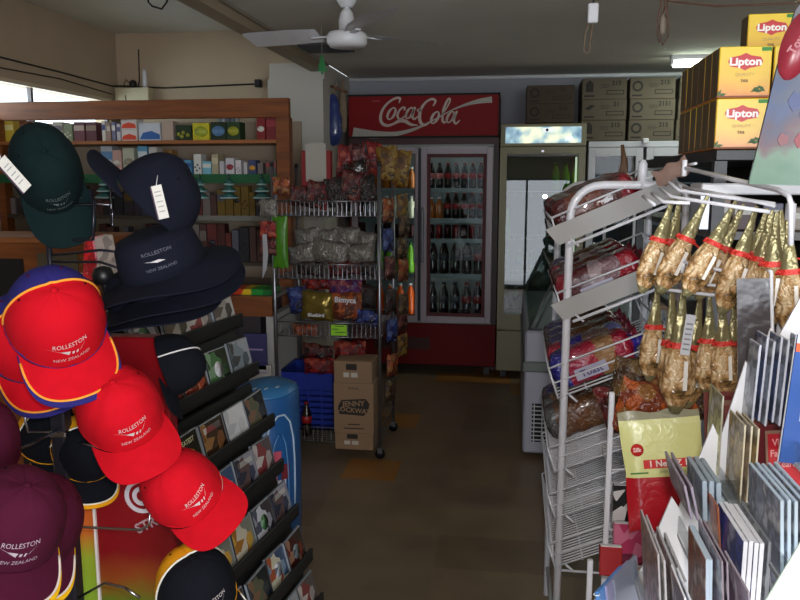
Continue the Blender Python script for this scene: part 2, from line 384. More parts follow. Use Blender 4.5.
# ceiling fan
fanc = Vector(at(347, 36, Y=3.9)); fz = fanc.z
t = thing('ceiling_fan', 'white three bladed ceiling fan hanging from the ceiling', 'fan', (fanc.x, fanc.y, fz))
b = MB(); b.tube([(0, 0, .04), (0, 0, ZC - fz)], .011, WHITE, 10); b.build('rod', t)
b = MB(); b.lathe([(.03, ZC - fz - .06), (.055, ZC - fz - .02), (.06, ZC - fz)], WHITE, 16); b.build('ceiling_cup', t)
b = MB(); b.lathe([(.03, -.055), (.085, -.052), (.098, -.035), (.1, .0), (.09, .015), (.04, .02), (.04, .07), (.03, .11), (.015, .13)], WHITE, 24); b.build('motor_housing', t)
for k, an in enumerate((168, 40, -62)):
    a = R(an); M = Matrix.Rotation(a, 4, 'Z')
    def fn(u, v, s=1): 
        x = .15 + u * .40; w = .055 + .025 * min(1, u * 3) + .006 * u; y = (v - .5) * 2 * w * (1 if u < .97 else .85)
        return (x, y, .012 + (v - .5) * .035 + s)
    b = MB(); b.grid(lambda u, v: fn(u, v, .003), 8, 4, WHITE, M); b.grid(lambda u, v: fn(u, 1 - v, -.003), 8, 4, WHITE, M)
    bl = b.build('blade', t)
    b = MB(); b.box((.07, -.014, -.004), (.19, .014, .004), OFFW, M); b.build('bracket', bl)

# ceiling vent, hanging air freshener tree, light fitting, cables
b = MB(); p = at(325, 47, Z=ZC); b.box((-.17, -.17, -.012), (.17, .17, 0), pm((96, 96, 98)))
for k in range(7): b.box((-.15, -.15 + k * .045, -.018), (.15, -.135 + k * .045, -.010), pm((60, 60, 62)))
tag(place(b.build('ceiling_vent'), (p.x, p.y, ZC)), 'square grey slatted vent set in the ceiling beyond the fan', 'vent')
p = at(322, 64, Y=4.6); b = MB(); zz = .0
pr = [(0, .055), (.012, .035), (.006, .035), (.02, .012), (.01, .012), (.028, -.015), (.014, -.015), (.034, -.042), (.006, -.042), (.006, -.058)]
out = pr + [(-x, z) for x, z in pr[::-1]]
t = thing('air_freshener', 'small green tree shaped air freshener dangling from ceiling on thread', 'air freshener', p)
b.prism(out, -.0015, .0015, pm((30, 120, 60))); b.build('cardboard_tree', t)
b = MB(); b.tube([(0, 0, .052), (0, 0, ZC - p.z)], .0012, WHITE, 4); b.build('thread', t)
p = at(671, 60, Y=6.1); t = thing('fluorescent_light', 'lit white fluorescent tube batten on the ceiling above the cartons', 'lamp', (p.x, 6.1, ZC))
b = MB(); b.box((0, -.035, -.03), (1.25, .035, 0), WHITE); b.build('batten', t)
b = MB(); b.tube([(.02, 0, -.06), (1.23, 0, -.06)], .024, mat('lit_tube', (235, 255, 235), .5, emit=9), 10); b.build('tube', t)
b = MB(); [b.box((x, -.02, -.066), (x + .02, .02, -.03), WHITE) for x in (0, 1.23)]; b.build('tube_holders', t)
p = at(593, 14, Y=3.3); t = thing('hook_sensor', 'small white ceiling box with a thin hanging hook', 'ceiling fitting', (p.x, p.y, p.z))
b = MB(); b.box((-.02, -.015, -.035), (.02, .015, .04), WHITE, bev=.004); b.build('box', t)
b = MB(); b.tube([(0, 0, .04), (0, 0, ZC - p.z)], .004, STEEL, 5); b.build('stem', t)
b = MB(); tn = pm((128, 104, 84))
b.tube([(-.012, 0, -.03), (-.028, 0, -.08), (-.03, 0, -.14), (-.018, 0, -.155), (-.008, 0, -.14), (-.004, 0, -.08), (0, 0, -.03)], .0035, tn, 5); b.build('hook', t)
p = at(663, 22, Y=3.2); t = thing('cord_loop', 'tangled loop of brown cord hanging from the ceiling', 'cord', (p.x, p.y, p.z))
b = MB(); cordm = pm((110, 80, 66))
b.tube([(.0, 0, ZC - p.z), (-.012, .0, .05), (-.02, 0, 0), (-.015, 0, -.05), (.004, 0, -.085), (.02, 0, -.05), (.02, 0, .01), (.004, 0, .06), (.0, .004, ZC - p.z)], .0035, cordm, 5); b.build('loop', t)
b = MB(); b.tube([(.012, .01, ZC - p.z), (.014, .01, .03), (.004, .01, -.04), (-.008, .01, -.075), (-.014, .01, -.03), (-.002, .01, .02), (.006, .01, .06)], .003, cordm, 5)
b.lathe([(.004, -.05), (.012, -.03), (.012, .01), (.004, .03)], pm((150, 135, 120)), 8, c=(0, .005, 0)); b.build('knot', t)
a0 = at(668, 1, Y=3.2); a1 = at(800, 3, Y=2.9); b = MB()
b.tube([(a0.x, a0.y, ZC - .003), a0, a0.lerp(a1, .4) - Vector((0, 0, .015)), a1, (a1.x + .3, a1.y - .1, ZC - .003)], .004, cordm, 5)
tag(b.build('ceiling_cable'), 'thin brown cable slung under the ceiling at top right', 'cable')
p = at(152, 2, Y=3.9); b = MB(); b.tube([p + Vector((-.03, 0, ZCL - p.z)), p + Vector((-.02, 0, .0)), p + Vector((.0, 0, -.02)), p + Vector((.05, 0, -.035)), p + Vector((.08, 0, -.0)), p + Vector((.085, 0, ZCL - p.z))], .005, DARK, 6)
tag(b.build('ceiling_hook_wire'), 'dark looped wire hanging from the ceiling at top left', 'wire')
# cable along the left wall and wall box
b = MB(); pts = [at(-40, 47, X=XL + .012), at(0, 57, X=XL + .012), at(60, 72, X=XL + .012), at(112, 86, X=XL + .012), at(122, 86, Y=6.585), at(165, 88, Y=6.585), at(255, 84, Y=6.585)]
b.tube(pts, .007, DARK, 6); b.tube([q - Vector((0, 0, .05 + .02 * (i % 2))) for i, q in enumerate(pts[:4])], .005, DARK, 6)
tag(b.build('wall_cable'), 'dark cable running along left wall below the ceiling', 'cable')
p = at(132, 96, Y=6.5); t = thing('wall_junction_box', 'cream box mounted in the left corner with cables on top', 'electrical box', (p.x, 6.6, p.z))
b = MB(); b.box((-.15, -.12, -.14), (.16, 0, .07), mat('cream_box', (190, 180, 150), .6), bev=.005); b.build('case', t)
b = MB(); b.lathe([(.002, .07), (.03, .075), (.034, .1), (.026, .13), (.002, .14)], BLACK, 10, c=(0, -.07, 0))
b.tube([(.04, -.06, .07), (.05, -.05, .14), (.04, -.02, .4)], .005, DARK, 5); b.tube([(-.02, -.07, .1), (-.05, -.1, .14), (-.08, -.08, .1), (-.05, -.12, .0), (-.04, -.125, -.1)], .004, DARK, 5); b.build('cables', t)
b = MB(); b.lathe([(.02, .07), (.022, .1), (.018, .2), (.01, .23)], WHITE, 10, c=(.1, -.05, 0)); b.build('white_plug', t)
p = at(259, 84, Y=6.58); b = MB(); b.box((-.028, -.05, -.03), (.028, .02, .035), BLACK, bev=.008); b.box((-.018, -.055, -.02), (.018, -.048, .02), pm((50, 50, 60), .2))
tag(place(b.build('wall_speaker'), p), 'small black cube speaker high on the wall beside the white column', 'speaker')
# ------------------------------------------------------------ bottles
LIQ_COLA = mat('cola_liquid', (24, 10, 8), .12, coat=.6)
def bottle(name, liquid, label_c, cap_c, h=.22, r=.033, neck=.5, M=None, kind='pet'):
    """lathe bottle with its cap and label; origin at the base"""
    t = bpy.data.objects.new(name, None); COL.objects.link(t); t.empty_display_size = .03
    b = MB()
    if kind == 'pet':
        prof = [(r * .7, 0), (r, h * .04), (r, h * .3), (r * .88, h * .36), (r * .97, h * .44), (r, h * .6), (r * .8, h * .74), (r * .42, h * .88), (r * .38, h * .93), (r * .38, h * .95)]
    elif kind == 'can':
        prof = [(r * .75, 0), (r, h * .05), (r, h * .9), (r * .82, h * .97), (r * .8, h)]
    else:
        prof = [(r * .8, 0), (r, h * .03), (r, h * .62), (r * .9, h * .7), (r * .4, h * .82), (r * .36, h * .93)]
    b.lathe(prof, liquid, 12); b.build('bottle_body', t)
    if kind != 'can':
        b = MB(); b.lathe([(r * .44, h * .93), (r * .44, h), (r * .3, h * 1.005)], cap_c, 10); b.build('cap', t)
    if label_c is not None:
        lo, hi = (.4, .6) if kind == 'pet' else (.18, .52)
        if kind == 'can': lo, hi = .1, .88
        b = MB(); b.lathe([(r * .98, h * lo), (r * 1.03, h * lo + .001), (r * 1.03, h * hi - .001), (r * .98, h * hi)], label_c, 12); b.build('label_band', t)
    return t
PROTO = {}
def put_bottle(key, loc, label, cat, group, scale=1):
    """key -> args; first use builds, later ones copy"""
    nm, args = BK[key]
    if key not in PROTO:
        o = PROTO[key] = bottle(nm, *args[0], **args[1])
    else: o = copy_tree(PROTO[key])
    o.location = loc; tag(o, label, cat, group); return o
CLR = glass_mat('clear_plastic', tint=(.85, .88, .88), refl=.12, rough=.05)
BK = {
 'cola': ('cola_bottle', ((LIQ_COLA, mat('label_red', (150, 22, 24), .4), mat('cap_red', (130, 16, 18), .4)), dict(h=.215, r=.031))),
 'pinkcola': ('cola_bottle', ((LIQ_COLA, pm((190, 110, 110), .4), BLACK), dict(h=.215, r=.031))),
 'orange': ('orange_drink_bottle', ((mat('orange_drink', (230, 90, 15), .15, coat=.5), None, WHITE), dict(h=.27, r=.038))),
 'amber': ('amber_drink_bottle', ((mat('amber_drink', (170, 95, 35), .15, coat=.5), None, WHITE), dict(h=.18, r=.035, kind='jar'))),
 'milk': ('milk_bottle', ((mat('cream_drink', (225, 220, 195), .3), None, WHITE), dict(h=.19, r=.034, kind='jar'))),
 'can': ('drink_can', ((mat('can_dark', (58, 24, 28), .25, .6), None, WHITE), dict(h=.12, r=.03, kind='can'))),
 'canred': ('drink_can', ((mat('can_red', (110, 22, 26), .25, .6), None, WHITE), dict(h=.12, r=.03, kind='can'))),
 'cola2': ('large_cola_bottle', ((LIQ_COLA, mat('label_dark', (60, 62, 66), .4), BLACK), dict(h=.285, r=.042))),
 'cola3': ('large_cola_bottle', ((LIQ_COLA, mat('label_red2', (140, 40, 42), .4), mat('cap_red', (0, 0, 0))), dict(h=.285, r=.042))),
 'lime': ('green_drink_bottle', ((mat('lime_drink', (120, 190, 40), .15, coat=.5), None, mat('cap_green', (30, 120, 40), .4)), dict(h=.26, r=.036))),
 'water': ('water_bottle', ((mat('teal_water', (110, 150, 155), .1, coat=.5), mat('label_blue', (60, 110, 150), .4), WHITE), dict(h=.2, r=.03))),
 'pantbot': ('sauce_bottle', ((mat('sauce_brown', (70, 30, 20), .3), pm((180, 160, 120)), mat('cap_red', (0, 0, 0))), dict(h=.2, r=.03, kind='jar'))),
}

# ------------------------------------------------------------ red drinks fridge
FY = 6.45
RED = mat('fridge_red', (128, 10, 14), .55, spec=.2); REDD = mat('fridge_red_panel', (104, 8, 12), .55, spec=.2, noise=.08, nscale=2)
FRM = mat('fridge_frame', (168, 156, 166), .4); INNER = mat('fridge_inner', (150, 155, 155), .6)
x0 = at(350, 200, Y=FY).x; x1 = at(498, 200, Y=FY).x; zt = 2.29
t = thing('drinks_fridge', 'tall red double door drinks fridge with a white script logo sign', 'fridge', ((x0 + x1) / 2, FY, 0)); KZ = 1.02; t.scale = (1, 1, KZ)
W = x1 - x0; h2 = W / 2
b = MB()
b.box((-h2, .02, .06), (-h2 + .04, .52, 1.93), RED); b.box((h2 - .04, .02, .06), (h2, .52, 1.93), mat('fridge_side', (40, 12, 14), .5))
b.box((-h2 + .04, .48, .06), (h2 - .04, .52, 1.93), INNER); b.box((-h2 + .04, .03, .42), (h2 - .04, .48, .46), INNER); b.box((-h2 + .04, .03, 1.88), (h2 - .04, .52, 1.93), INNER)
b.box((-h2 + .04, .05, .1), (h2 - .04, .48, .42), DARK); b.build('cabinet', t)
b = MB(); b.box((-h2, 0, .09), (h2, .02, .44), REDD, bev=.004); b.box((-h2 + .2, -.004, .22), (-h2 + .68, .001, .32), mat('grille', (60, 8, 10), .6)); b.build('kick_panel', t)
for k in range(6): pass
b = MB(); b.box((-h2, -.03, 1.955), (h2, .5, zt), RED, bev=.006); sgn = b.build('sign_box', t)
b = MB(); b.box((-h2, -.005, 1.9), (h2, .02, 1.96), mat('dark_red_strip', (60, 10, 14), .5)); b.build('header_strip', t)
b = MB(); b.box((-h2 - .004, -.036, 1.95), (h2 + .004, -.028, 1.965), DARK); b.box((-h2 - .004, -.036, zt - .012), (h2 + .004, -.028, zt + .003), DARK)
b.box((h2 - .008, -.036, 1.95), (h2 + .004, -.028, zt), DARK); b.build('sign_trim', t)
# script lettering on the sign, measured on the sign itself
SC = mat('script_white', (190, 172, 162), .5)
def sg(pts): return [((lambda q: (q.x - t.location.x, q.z / KZ))(at(x, y, Y=FY - .032))) for x, y in pts]
pxm = .0082
def wd(l): return [v * pxm for v in l]
b = MB(); M = Matrix.Translation((0, -.032, 0))
b.ribbon(sg([(399, 103), (400, 98.5), (396, 98), (389, 102), (383, 109), (380.5, 117), (382, 123), (387, 125.5), (393, 124), (399, 121), (405, 121), (411, 124.5), (418, 125)]), wd([.6, 2.4, 2.2, 2, 2.4, 3, 3, 2.6, 2, 3, 3.6, 2.6, .4]), SC, M)
def ring(cx, cy, rx, ry, sl, w0, w1):
    pts = []; ws = []
    for k in range(13):
        a = 2 * math.pi * k / 12; y = math.sin(a) * ry; pts.append((cx + math.cos(a) * rx - y * sl * 1.0, cy + y)); ws.append(w0 if k % 6 in (5, 0, 1) else w1)
    b.ribbon(sg(pts), wd(ws), SC, M, 2)
ring(391.5, 113.5, 3.4, 5.8, .4, 2.4, 1.4)
b.ribbon(sg([(404, 110.5), (405, 108), (402.5, 107.5), (399, 111), (397.5, 116), (399.5, 119), (403, 117.5), (407, 113)]), wd([1, 2, 1.6, 2, 2.4, 2, 1.5, .8]), SC, M)
ring(409.5, 113, 3, 5.4, .4, 2.4, 1.3)
b.ribbon(sg([(415, 107), (413.5, 112), (412.5, 117), (414.5, 119), (418, 116)]), wd([2.2, 2.2, 2.2, 2, .8]), SC, M)
b.ribbon(sg([(417, 110.5), (421, 109.5)]), wd([2.6, 2.6]), SC, M)
b.ribbon(sg([(433, 106), (435.5, 101), (432, 99), (426, 102), (421, 109), (419.5, 117), (421, 123), (425, 125), (430, 122)]), wd([.8, 2.4, 2.2, 2, 2.6, 3.2, 3, 2.2, .8]), SC, M)
ring(435, 117.5, 3.2, 5.8, .4, 2.4, 1.4)
b.ribbon(sg([(440, 117), (446, 109), (450, 101), (449.5, 98.5), (447, 101), (443.5, 110), (442.5, 120), (444.5, 122.5), (447, 120)]), wd([1, 1.2, 1.6, 1.6, 2.2, 2.6, 2.4, 2, 1]), SC, M)
ring(450.5, 117, 3, 5.4, .4, 2.4, 1.3)
b.ribbon(sg([(457, 111), (455, 116), (454, 121), (456, 123.5), (460, 120)]), wd([2.2, 2.2, 2.2, 2, .8]), SC, M)
b.ribbon(sg([(380, 101), (372, 101)]), wd([1.2, 1]), mat('faded_red', (160, 50, 48), .5), M)
b.build('script_logo', sgn)
b = MB(); WV = mat('wave_grey', (168, 162, 152), .5)
b.ribbon(sg([(353, 132), (362, 133.5), (378, 134.8), (395, 134), (410, 130.5), (424, 125), (438, 117.5), (452, 110), (466, 104.5), (480, 101), (492, 99.5)]), wd([9, 9, 7, 4.5, 3, 2, 1.2, 1.2, 2.4, 4.4, 6]), WV, M @ Matrix.Translation((0, .001, 0)))
b.build('wave_stripe', sgn)
dz0, dz1 = .455, 1.875
px = lambda v: at(v, 200, Y=FY).x - t.location.x
for (a, c, lab) in ((px(352), px(418), 0), (px(421), px(492.5), 1)):
    w = .05; wr = w if lab else .022
    b = MB(); b.box((a, -.02, dz0), (a + w, .018, dz1), FRM, bev=.004); b.box((c - wr, -.02, dz0), (c, .018, dz1), FRM, bev=.004)
    b.box((a + w, -.02, dz0), (c - wr, .018, dz0 + w), FRM); b.box((a + w, -.02, dz1 - w), (c - wr, .018, dz1), FRM)
    gk = mat('gasket_red', (84, 18, 30), .6); a2, c2, g = a + w, c - wr, (.028 if lab else .006)
    b.box((a2, -.01, dz0 + w), (a2 + g, .016, dz1 - w), gk); b.box((c2 - g, -.01, dz0 + w), (c2, .016, dz1 - w), gk)
    b.box((a2 + g, -.01, dz0 + w), (c2 - g, .016, dz0 + w + g), gk); b.box((a2 + g, -.01, dz1 - w - g), (c2 - g, .016, dz1 - w), gk)
    d = b.build('door', t)
    b = MB(); b.box((a2 + g, 0, dz0 + w + g), (c2 - g, .006, dz1 - w - g), GLASS); b.build('glass_pane', d)
    b = MB(); hx = a + .008 if lab else c - .03; b.box((hx, -.05, .95), (hx + .02, -.02, 1.4), STEEL, bev=.004); b.build('door_handle', d)
zs = [1.545, 1.30, 1.135, .845, .49]
for z in zs:
    b = MB(); b.box((-h2 + .045, .05, z - .02), (h2 - .045, .46, z), mat('shelf_grey', (130, 138, 140), .4)); b.box((-h2 + .045, .04, z - .028), (h2 - .045, .05, z + .008), mat('shelf_lip', (105, 118, 120), .35)); b.build('shelf', t)
b = MB(); xm = px(419.5); b.box((xm - .03, .019, .46), (xm + .03, .03, 1.87), mat('mullion_dark', (40, 40, 46), .5)); b.tube([(xm - .03, .06, .5), (xm - .03, .06, 1.85)], .008, mat('fridge_tube', (245, 250, 240), .5, emit=4), 8); b.build('lamp_tube', t)
b = MB(); b.tube([(xm + .07, .035, 1.845), (h2 - .09, .035, 1.845)], .009, mat('fridge_tube2', (245, 250, 240), .5, emit=2), 8); b.build('lamp_tube', t)
b = MB(); [b.box((x, .1, 0), (x + .05, .15, .06), BLACK) for x in (-h2 + .05, h2 - .1)]; [b.box((x, .42, 0), (x + .05, .47, .06), BLACK) for x in (-h2 + .05, h2 - .1)]; b.build('feet', t)
tx = t.location.x
rows = ['top', 'second', 'third', 'fourth', 'bottom']
def fill(keys, xa, xb, z, n, row, fr, yd=.11, jit=.004):
    for i in range(n):
        k = keys[i % len(keys)]
        x = xa + (xb - xa) * (i + .5) / n
        nm = {'cola': 'cola bottle with red label', 'pinkcola': 'cola bottle with pale pink label', 'orange': 'bottle of bright orange drink', 'amber': 'squat bottle of amber drink', 'milk': 'squat cream coloured drink bottle', 'can': 'dark drink can', 'canred': 'red drink can', 'cola2': 'large grey labelled cola bottle', 'cola3': 'large red labelled cola bottle', 'lime': 'bottle of lime green drink', 'water': 'clear teal water bottle'}[k]
        put_bottle(k, (x, yd + random.uniform(-jit, jit), z), '%s, %s from left, %s shelf, %s' % (nm, ORD[i], row, fr), 'drink can' if 'can' in k else 'bottle', '%s shelf drinks, %s' % (row, fr))
xa, xb = at(427, 200, Y=FY + .1).x, at(485, 200, Y=FY + .1).x
fr = 'right door of red fridge'
zs = [z * KZ + .001 for z in zs]
fill(['pinkcola', 'pinkcola', 'cola', 'cola', 'cola', 'cola', 'cola'], xa, xb, zs[0], 7, rows[0], fr, FY + .11)
fill(['amber', 'amber', 'cola', 'cola', 'cola', 'cola', 'cola'], xa, xb, zs[1], 7, rows[1], fr, FY + .11)
fill(['can', 'canred'], xa, xb, zs[2], 7, rows[2], fr, FY + .11)
fill(['cola2', 'cola2', 'cola2', 'cola2', 'cola3'], xa, xb, zs[3], 5, rows[3], fr, FY + .13)
fill(['cola2', 'cola2', 'cola2', 'cola3', 'cola3'], xa, xb, zs[4], 5, rows[4], fr, FY + .13)
xa, xb = at(374, 200, Y=FY + .1).x, at(415.5, 200, Y=FY + .1).x
fr = 'left door of red fridge'
fill(['amber'], xa, xb, zs[0], 5, rows[0], fr, FY + .11); fill(['milk'], xa, xb, zs[1], 5, rows[1], fr, FY + .11)
fill(['can', 'can', 'can', 'can', 'can'], xa, xb, zs[2], 5, rows[2], fr, FY + .11)
fill(['lime'], xa, xb, zs[3], 4, rows[3], fr, FY + .13); fill(['orange'], xa, xb, zs[4], 4, rows[4], fr, FY + .13)

# ------------------------------------------------------------ beige single door fridge; it leans back a touch, so its glass shows the flash
BE = mat('beige_enamel', (140, 134, 104), .45, noise=.05, nscale=2)
gx0 = at(499, 200, Y=6.4).x; gx1 = at(584.5, 200, Y=6.4).x; gw = (gx1 - gx0) / 2
nrm = -(at(543, 201, Y=6.4) - EYE).normalized()
rz = math.atan2(nrm.x, -nrm.y); rx = -math.asin(max(-1, min(1, nrm.z)))
MG = Matrix.Translation(((gx0 + gx1) / 2, 6.4, 0.0)) @ Matrix.Rotation(rz, 4, 'Z') @ Matrix.Rotation(rx, 4, 'X') @ Matrix.Diagonal((1, 1, 1.02, 1))
t = thing('display_fridge', 'beige glass door fridge with a lit picture sign between the red and white fridges', 'fridge', M=MG)
b = MB(); b.box((-gw, .05, .07), (-gw + .04, .52, 2.05), BE); b.box((gw - .04, .05, .07), (gw, .52, 2.05), BE); b.box((-gw, .48, .07), (gw, .52, 2.05), mat('inner_grey', (120, 128, 126), .6))
b.box((-gw, .05, 1.87), (gw, .52, 2.05), BE); b.box((-gw, .05, .07), (gw, .48, .42), BE); b.build('cabinet', t)
b = MB(); b.box((-gw, -.0, .07), (gw, .05, .40), BE, bev=.004); b.build('kick_panel', t)
b = MB(); z0, z1, w = .42, 1.875, .055; b.box((-gw, 0, z0), (-gw + w, .05, z1), BE); b.box((gw - w, 0, z0), (gw, .05, z1), BE); b.box((-gw + w, 0, z0), (gw - w, .05, z0 + .12), BE); b.box((-gw + w, 0, z1 - .05), (gw - w, .05, z1), BE)
d = b.build('door', t)
b = MB(); b.box((-gw + w, .012, z0 + .12), (gw - w, .018, z1 - .05), GLASS_D); b.build('glass_pane', d)
b = MB(); b.box((-.01, -.006, 1.835), (.01, .001, 1.85), CHROME); b.build('lock', d)
b = MB(); b.box((-gw, -.005, 1.88), (gw, .05, 2.055), BE, bev=.005); sb = b.build('sign_housing', t)
def ad_mat():
    m = bpy.data.materials.new('lit_sign'); m.use_nodes = True; nt = m.node_tree; p = nt.nodes['Principled BSDF']
    tc = nt.nodes.new('ShaderNodeTexCoord'); n = nt.nodes.new('ShaderNodeTexNoise'); n.inputs['Scale'].default_value = 5.5; n.inputs['Detail'].default_value = 3
    nt.links.new(tc.outputs['Object'], n.inputs['Vector']); r = nt.nodes.new('ShaderNodeValToRGB'); e = r.color_ramp.elements
    e[0].position = .36; e[0].color = rgb((70, 105, 140)); e[1].position = .62; e[1].color = rgb((252, 250, 205)); x = e.new(.48); x.color = rgb((150, 180, 190))
    nt.links.new(n.outputs[0], r.inputs[0]); nt.links.new(r.outputs[0], p.inputs['Base Color']); nt.links.new(r.outputs[0], p.inputs['Emission Color']); p.inputs['Emission Strength'].default_value = .75
    return m
b = MB(); b.box((-gw + .04, -.009, 1.905), (gw - .04, -.004, 2.03), ad_mat()); ls = b.build('lit_panel', sb)
b = MB(); b.prism([(.0, 1.985), (.1, 2.0), (.09, 2.025), (0, 2.02)], -.011, -.0091, mat('lit_white', (235, 240, 240), .5, emit=.6)); b.lathe([(.012, 0), (.012, .001)], pm((60, 70, 110)), 12, M=TR((.03, -.0112, 2.005), rx=R(90)))
b.text('500', .045, mat('lit_white', (0, 0, 0)), TR((.2, -.0112, 1.935)) @ FACE, .03); b.build('sign_picture', ls)
gz = [1.50, 1.15, .86, .56]
for z in gz:
    b = MB(); b.box((-gw + .045, .07, z - .012), (gw - .045, .46, z), mat('shelf_green', (120, 145, 135), .4))
    for k in range(9): b.tube([(-gw + .06 + k * .065, .065, z - .01), (-gw + .06 + k * .065, .065, z + .03)], .003, WIRE_W, 4)
    b.tube([(-gw + .05, .065, z + .03), (gw - .05, .065, z + .03)], .003, WIRE_W, 4); b.build('shelf', t)
b = MB(); b.tube([(gw - .07, .07, .6), (gw - .07, .07, 1.8)], .008, mat('fridge_tube3', (245, 250, 220), .5, emit=.9), 8); b.build('lamp_tube', t)
b = MB(); [b.box((x, .1, 0), (x + .05, .45, .07), BLACK) for x in (-gw + .03, gw - .08)]; b.build('feet', t)
def gput(k, lx, z, lab):
    p = MG @ Vector((lx, .14, z + .001)); put_bottle(k, p, lab, 'bottle', 'drinks in the beige fridge')
for i, lx in enumerate((.11, .19, .27)): gput('lime', lx, gz[0], 'lime green drink bottle, %s from the left, top right inside the beige fridge' % ORD[i])
for i, lx in enumerate((-.28, .02, .10)): gput(('lime', 'cola', 'orange')[i], lx, gz[1], ('green drink bottle at left of second shelf in beige fridge', 'dark bottle with red label mid second shelf of beige fridge', 'orange drink bottle mid second shelf of beige fridge')[i])
for i in range(6): gput('water', -.27 + i * .1, gz[2], 'teal water bottle, %s from the left, third shelf of beige fridge' % ORD[i])
for i in range(7): gput('water', -.28 + i * .09, gz[3], 'teal water bottle, %s from the left, bottom shelf of beige fridge' % ORD[i])

# ------------------------------------------------------------ white double fridge at the back right
wx0 = at(587, 200, Y=6.42).x; wx1 = 1.80
t = thing('white_fridge', 'white double glass door fridge carrying stacked brown cartons', 'fridge', ((wx0 + wx1) / 2, 6.42, 0)); t.scale = (1, 1, 1.02); ww = (wx1 - wx0) / 2
b = MB(); b.box((-ww, .05, .05), (-ww + .03, .55, 1.9), OFFW); b.box((ww - .03, .05, .05), (ww, .55, 1.9), OFFW); b.box((-ww, .52, .05), (ww, .55, 1.9), pm((110, 115, 118), .6)); b.box((-ww, .03, 1.87), (ww, .55, 1.915), OFFW, bev=.004); b.box((-ww, .05, .05), (ww, .52, .35), OFFW); b.build('cabinet', t)
wm = at(642.5, 200, Y=6.42).x - t.location.x
for a, c in ((-ww, wm - .01), (wm + .015, ww)):
    b = MB(); w = .055; b.box((a, 0, .36), (a + w, .045, 1.865), OFFW, bev=.003); b.box((c - w, 0, .36), (c, .045, 1.865), OFFW, bev=.003); b.box((a + w, 0, .36), (c - w, .045, .43), OFFW); b.box((a + w, 0, 1.8), (c - w, .045, 1.865), OFFW); d = b.build('door', t)
    b = MB(); b.box((a + w, .015, .43), (c - w, .02, 1.8), glass_mat('white_fridge_glass', tint=(.6, .64, .66), refl=0, ior=1.2)); b.build('glass_pane', d)
b = MB(); b.box((wm - .02, -.02, 1.895), (wm + .025, .02, 1.935), WHITE, bev=.006); b.build('hinge_cap', t)
for z in (.62, .95, 1.28, 1.6):
    b = MB(); b.box((-ww + .035, .08, z - .012), (ww - .035, .5, z), OFFW); b.build('shelf', t)
b = MB(); b.box((-ww + .04, .1, 0), (ww - .04, .5, .05), DARK); b.build('plinth', t)
wt = t
# cartons, stacked in columns
CARD = mat('carton_brown', (98, 88, 72), .8, noise=.08, nscale=3)
CARD2 = mat('carton_brown_dark', (78, 64, 52), .8, noise=.08, nscale=3)
def carton(w, h, d, txt, style, cm=CARD, name='cardboard_carton', label='', loc=(0, 0, 0), grp=None, rz=0):
    t = thing(name, label, 'carton', loc, rz=rz, group=grp)
    b = MB(); b.box((-w / 2, 0, 0), (w / 2, d, h), cm, bev=.004); b.box((-w / 2 + .002, -.0008, h * .985), (w / 2 - .002, d, h + .0006), CARD2); b.build('box', t)
    b = MB(); y = -.0012
    if txt: b.text(txt, h * .3, INK, TR((w * .27, y, h * .76)) @ FACE, .03)
    b.box((w * .05, y, h * .22), (w * .44, y + .0006, h * .44), INK); b.box((w * .07, y - .0004, h * .26), (w * .42, y + .0002, h * .40), cm)
    for k in range(3): b.box((-w * .08, y, h * (.55 + k * .07)), (w * (.1 + .05 * (k % 2)), y + .0006, h * (.57 + k * .07)), INK)
    b.box((-w * .45, y, h * .12), (-w * .22, y + .0006, h * .2), INK)
    if style == 0:
        for k in range(16):
            a = k * math.pi / 8; b.prism([(-w * .33 + math.cos(a) * h * .16, h * .6 + math.sin(a) * h * .16), (-w * .33 + math.cos(a + .4) * h * .16, h * .6 + math.sin(a + .4) * h * .16), (-w * .33 + math.cos(a + .4) * h * .26, h * .6 + math.sin(a + .4) * h * .26), (-w * .33 + math.cos(a) * h * .26, h * .6 + math.sin(a) * h * .26)], y, y + .0006, INK)
    elif style == 1:
        b.box((-w * .42, y, h * .35), (-w * .25, y + .0006, h * .75), INK); b.prism([(-w * .42, h * .75), (-w * .335, h * .93), (-w * .25, h * .75)], y, y + .0006, INK)
    else: b.prism([(-w * .44, h * .55), (-w * .3, h * .75), (-w * .2, h * .7), (-w * .34, h * .48)], y, y + .0006, INK)
    b.build('print', t)
    return t
cols = [(527, 575, 2.102, 2, .145, 'on the beige fridge', 'stacked cartons on the beige fridge'), (581, 626, 1.957, 3, .160, 'in the left column on the white fridge', 'stacked cartons on the white fridge'), (629, 675, 1.957, 3, .160, 'in the middle column on the white fridge', 'stacked cartons on the white fridge'), (678, 724, 1.957, 3, .160, 'in the right column on the white fridge', 'stacked cartons on the white fridge')]
nm = {2: ['bottom', 'top'], 3: ['bottom', 'middle', 'top']}
for ci, (a, c, z, n, h, desc, grp) in enumerate(cols):
    xa, xb = at(a, 110, Y=6.46).x, at(c, 110, Y=6.46).x
    for k in range(n):
        tx2 = '2151' if (ci, k) == (2, 1) else ('215' if k != 1 else '21')
        carton(xb - xa - .004, h, .38, tx2, [0, 1, 0, 2][(ci + k * 2) % 4] if (ci, k) != (2, 1) else 0, CARD if ci else CARD2, label='%s brown printed carton %s' % (nm[n][k], desc), loc=((xa + xb) / 2 + random.uniform(-.008, .008), 6.46 + random.uniform(0, .01), z + k * (h + .001)), grp=grp)

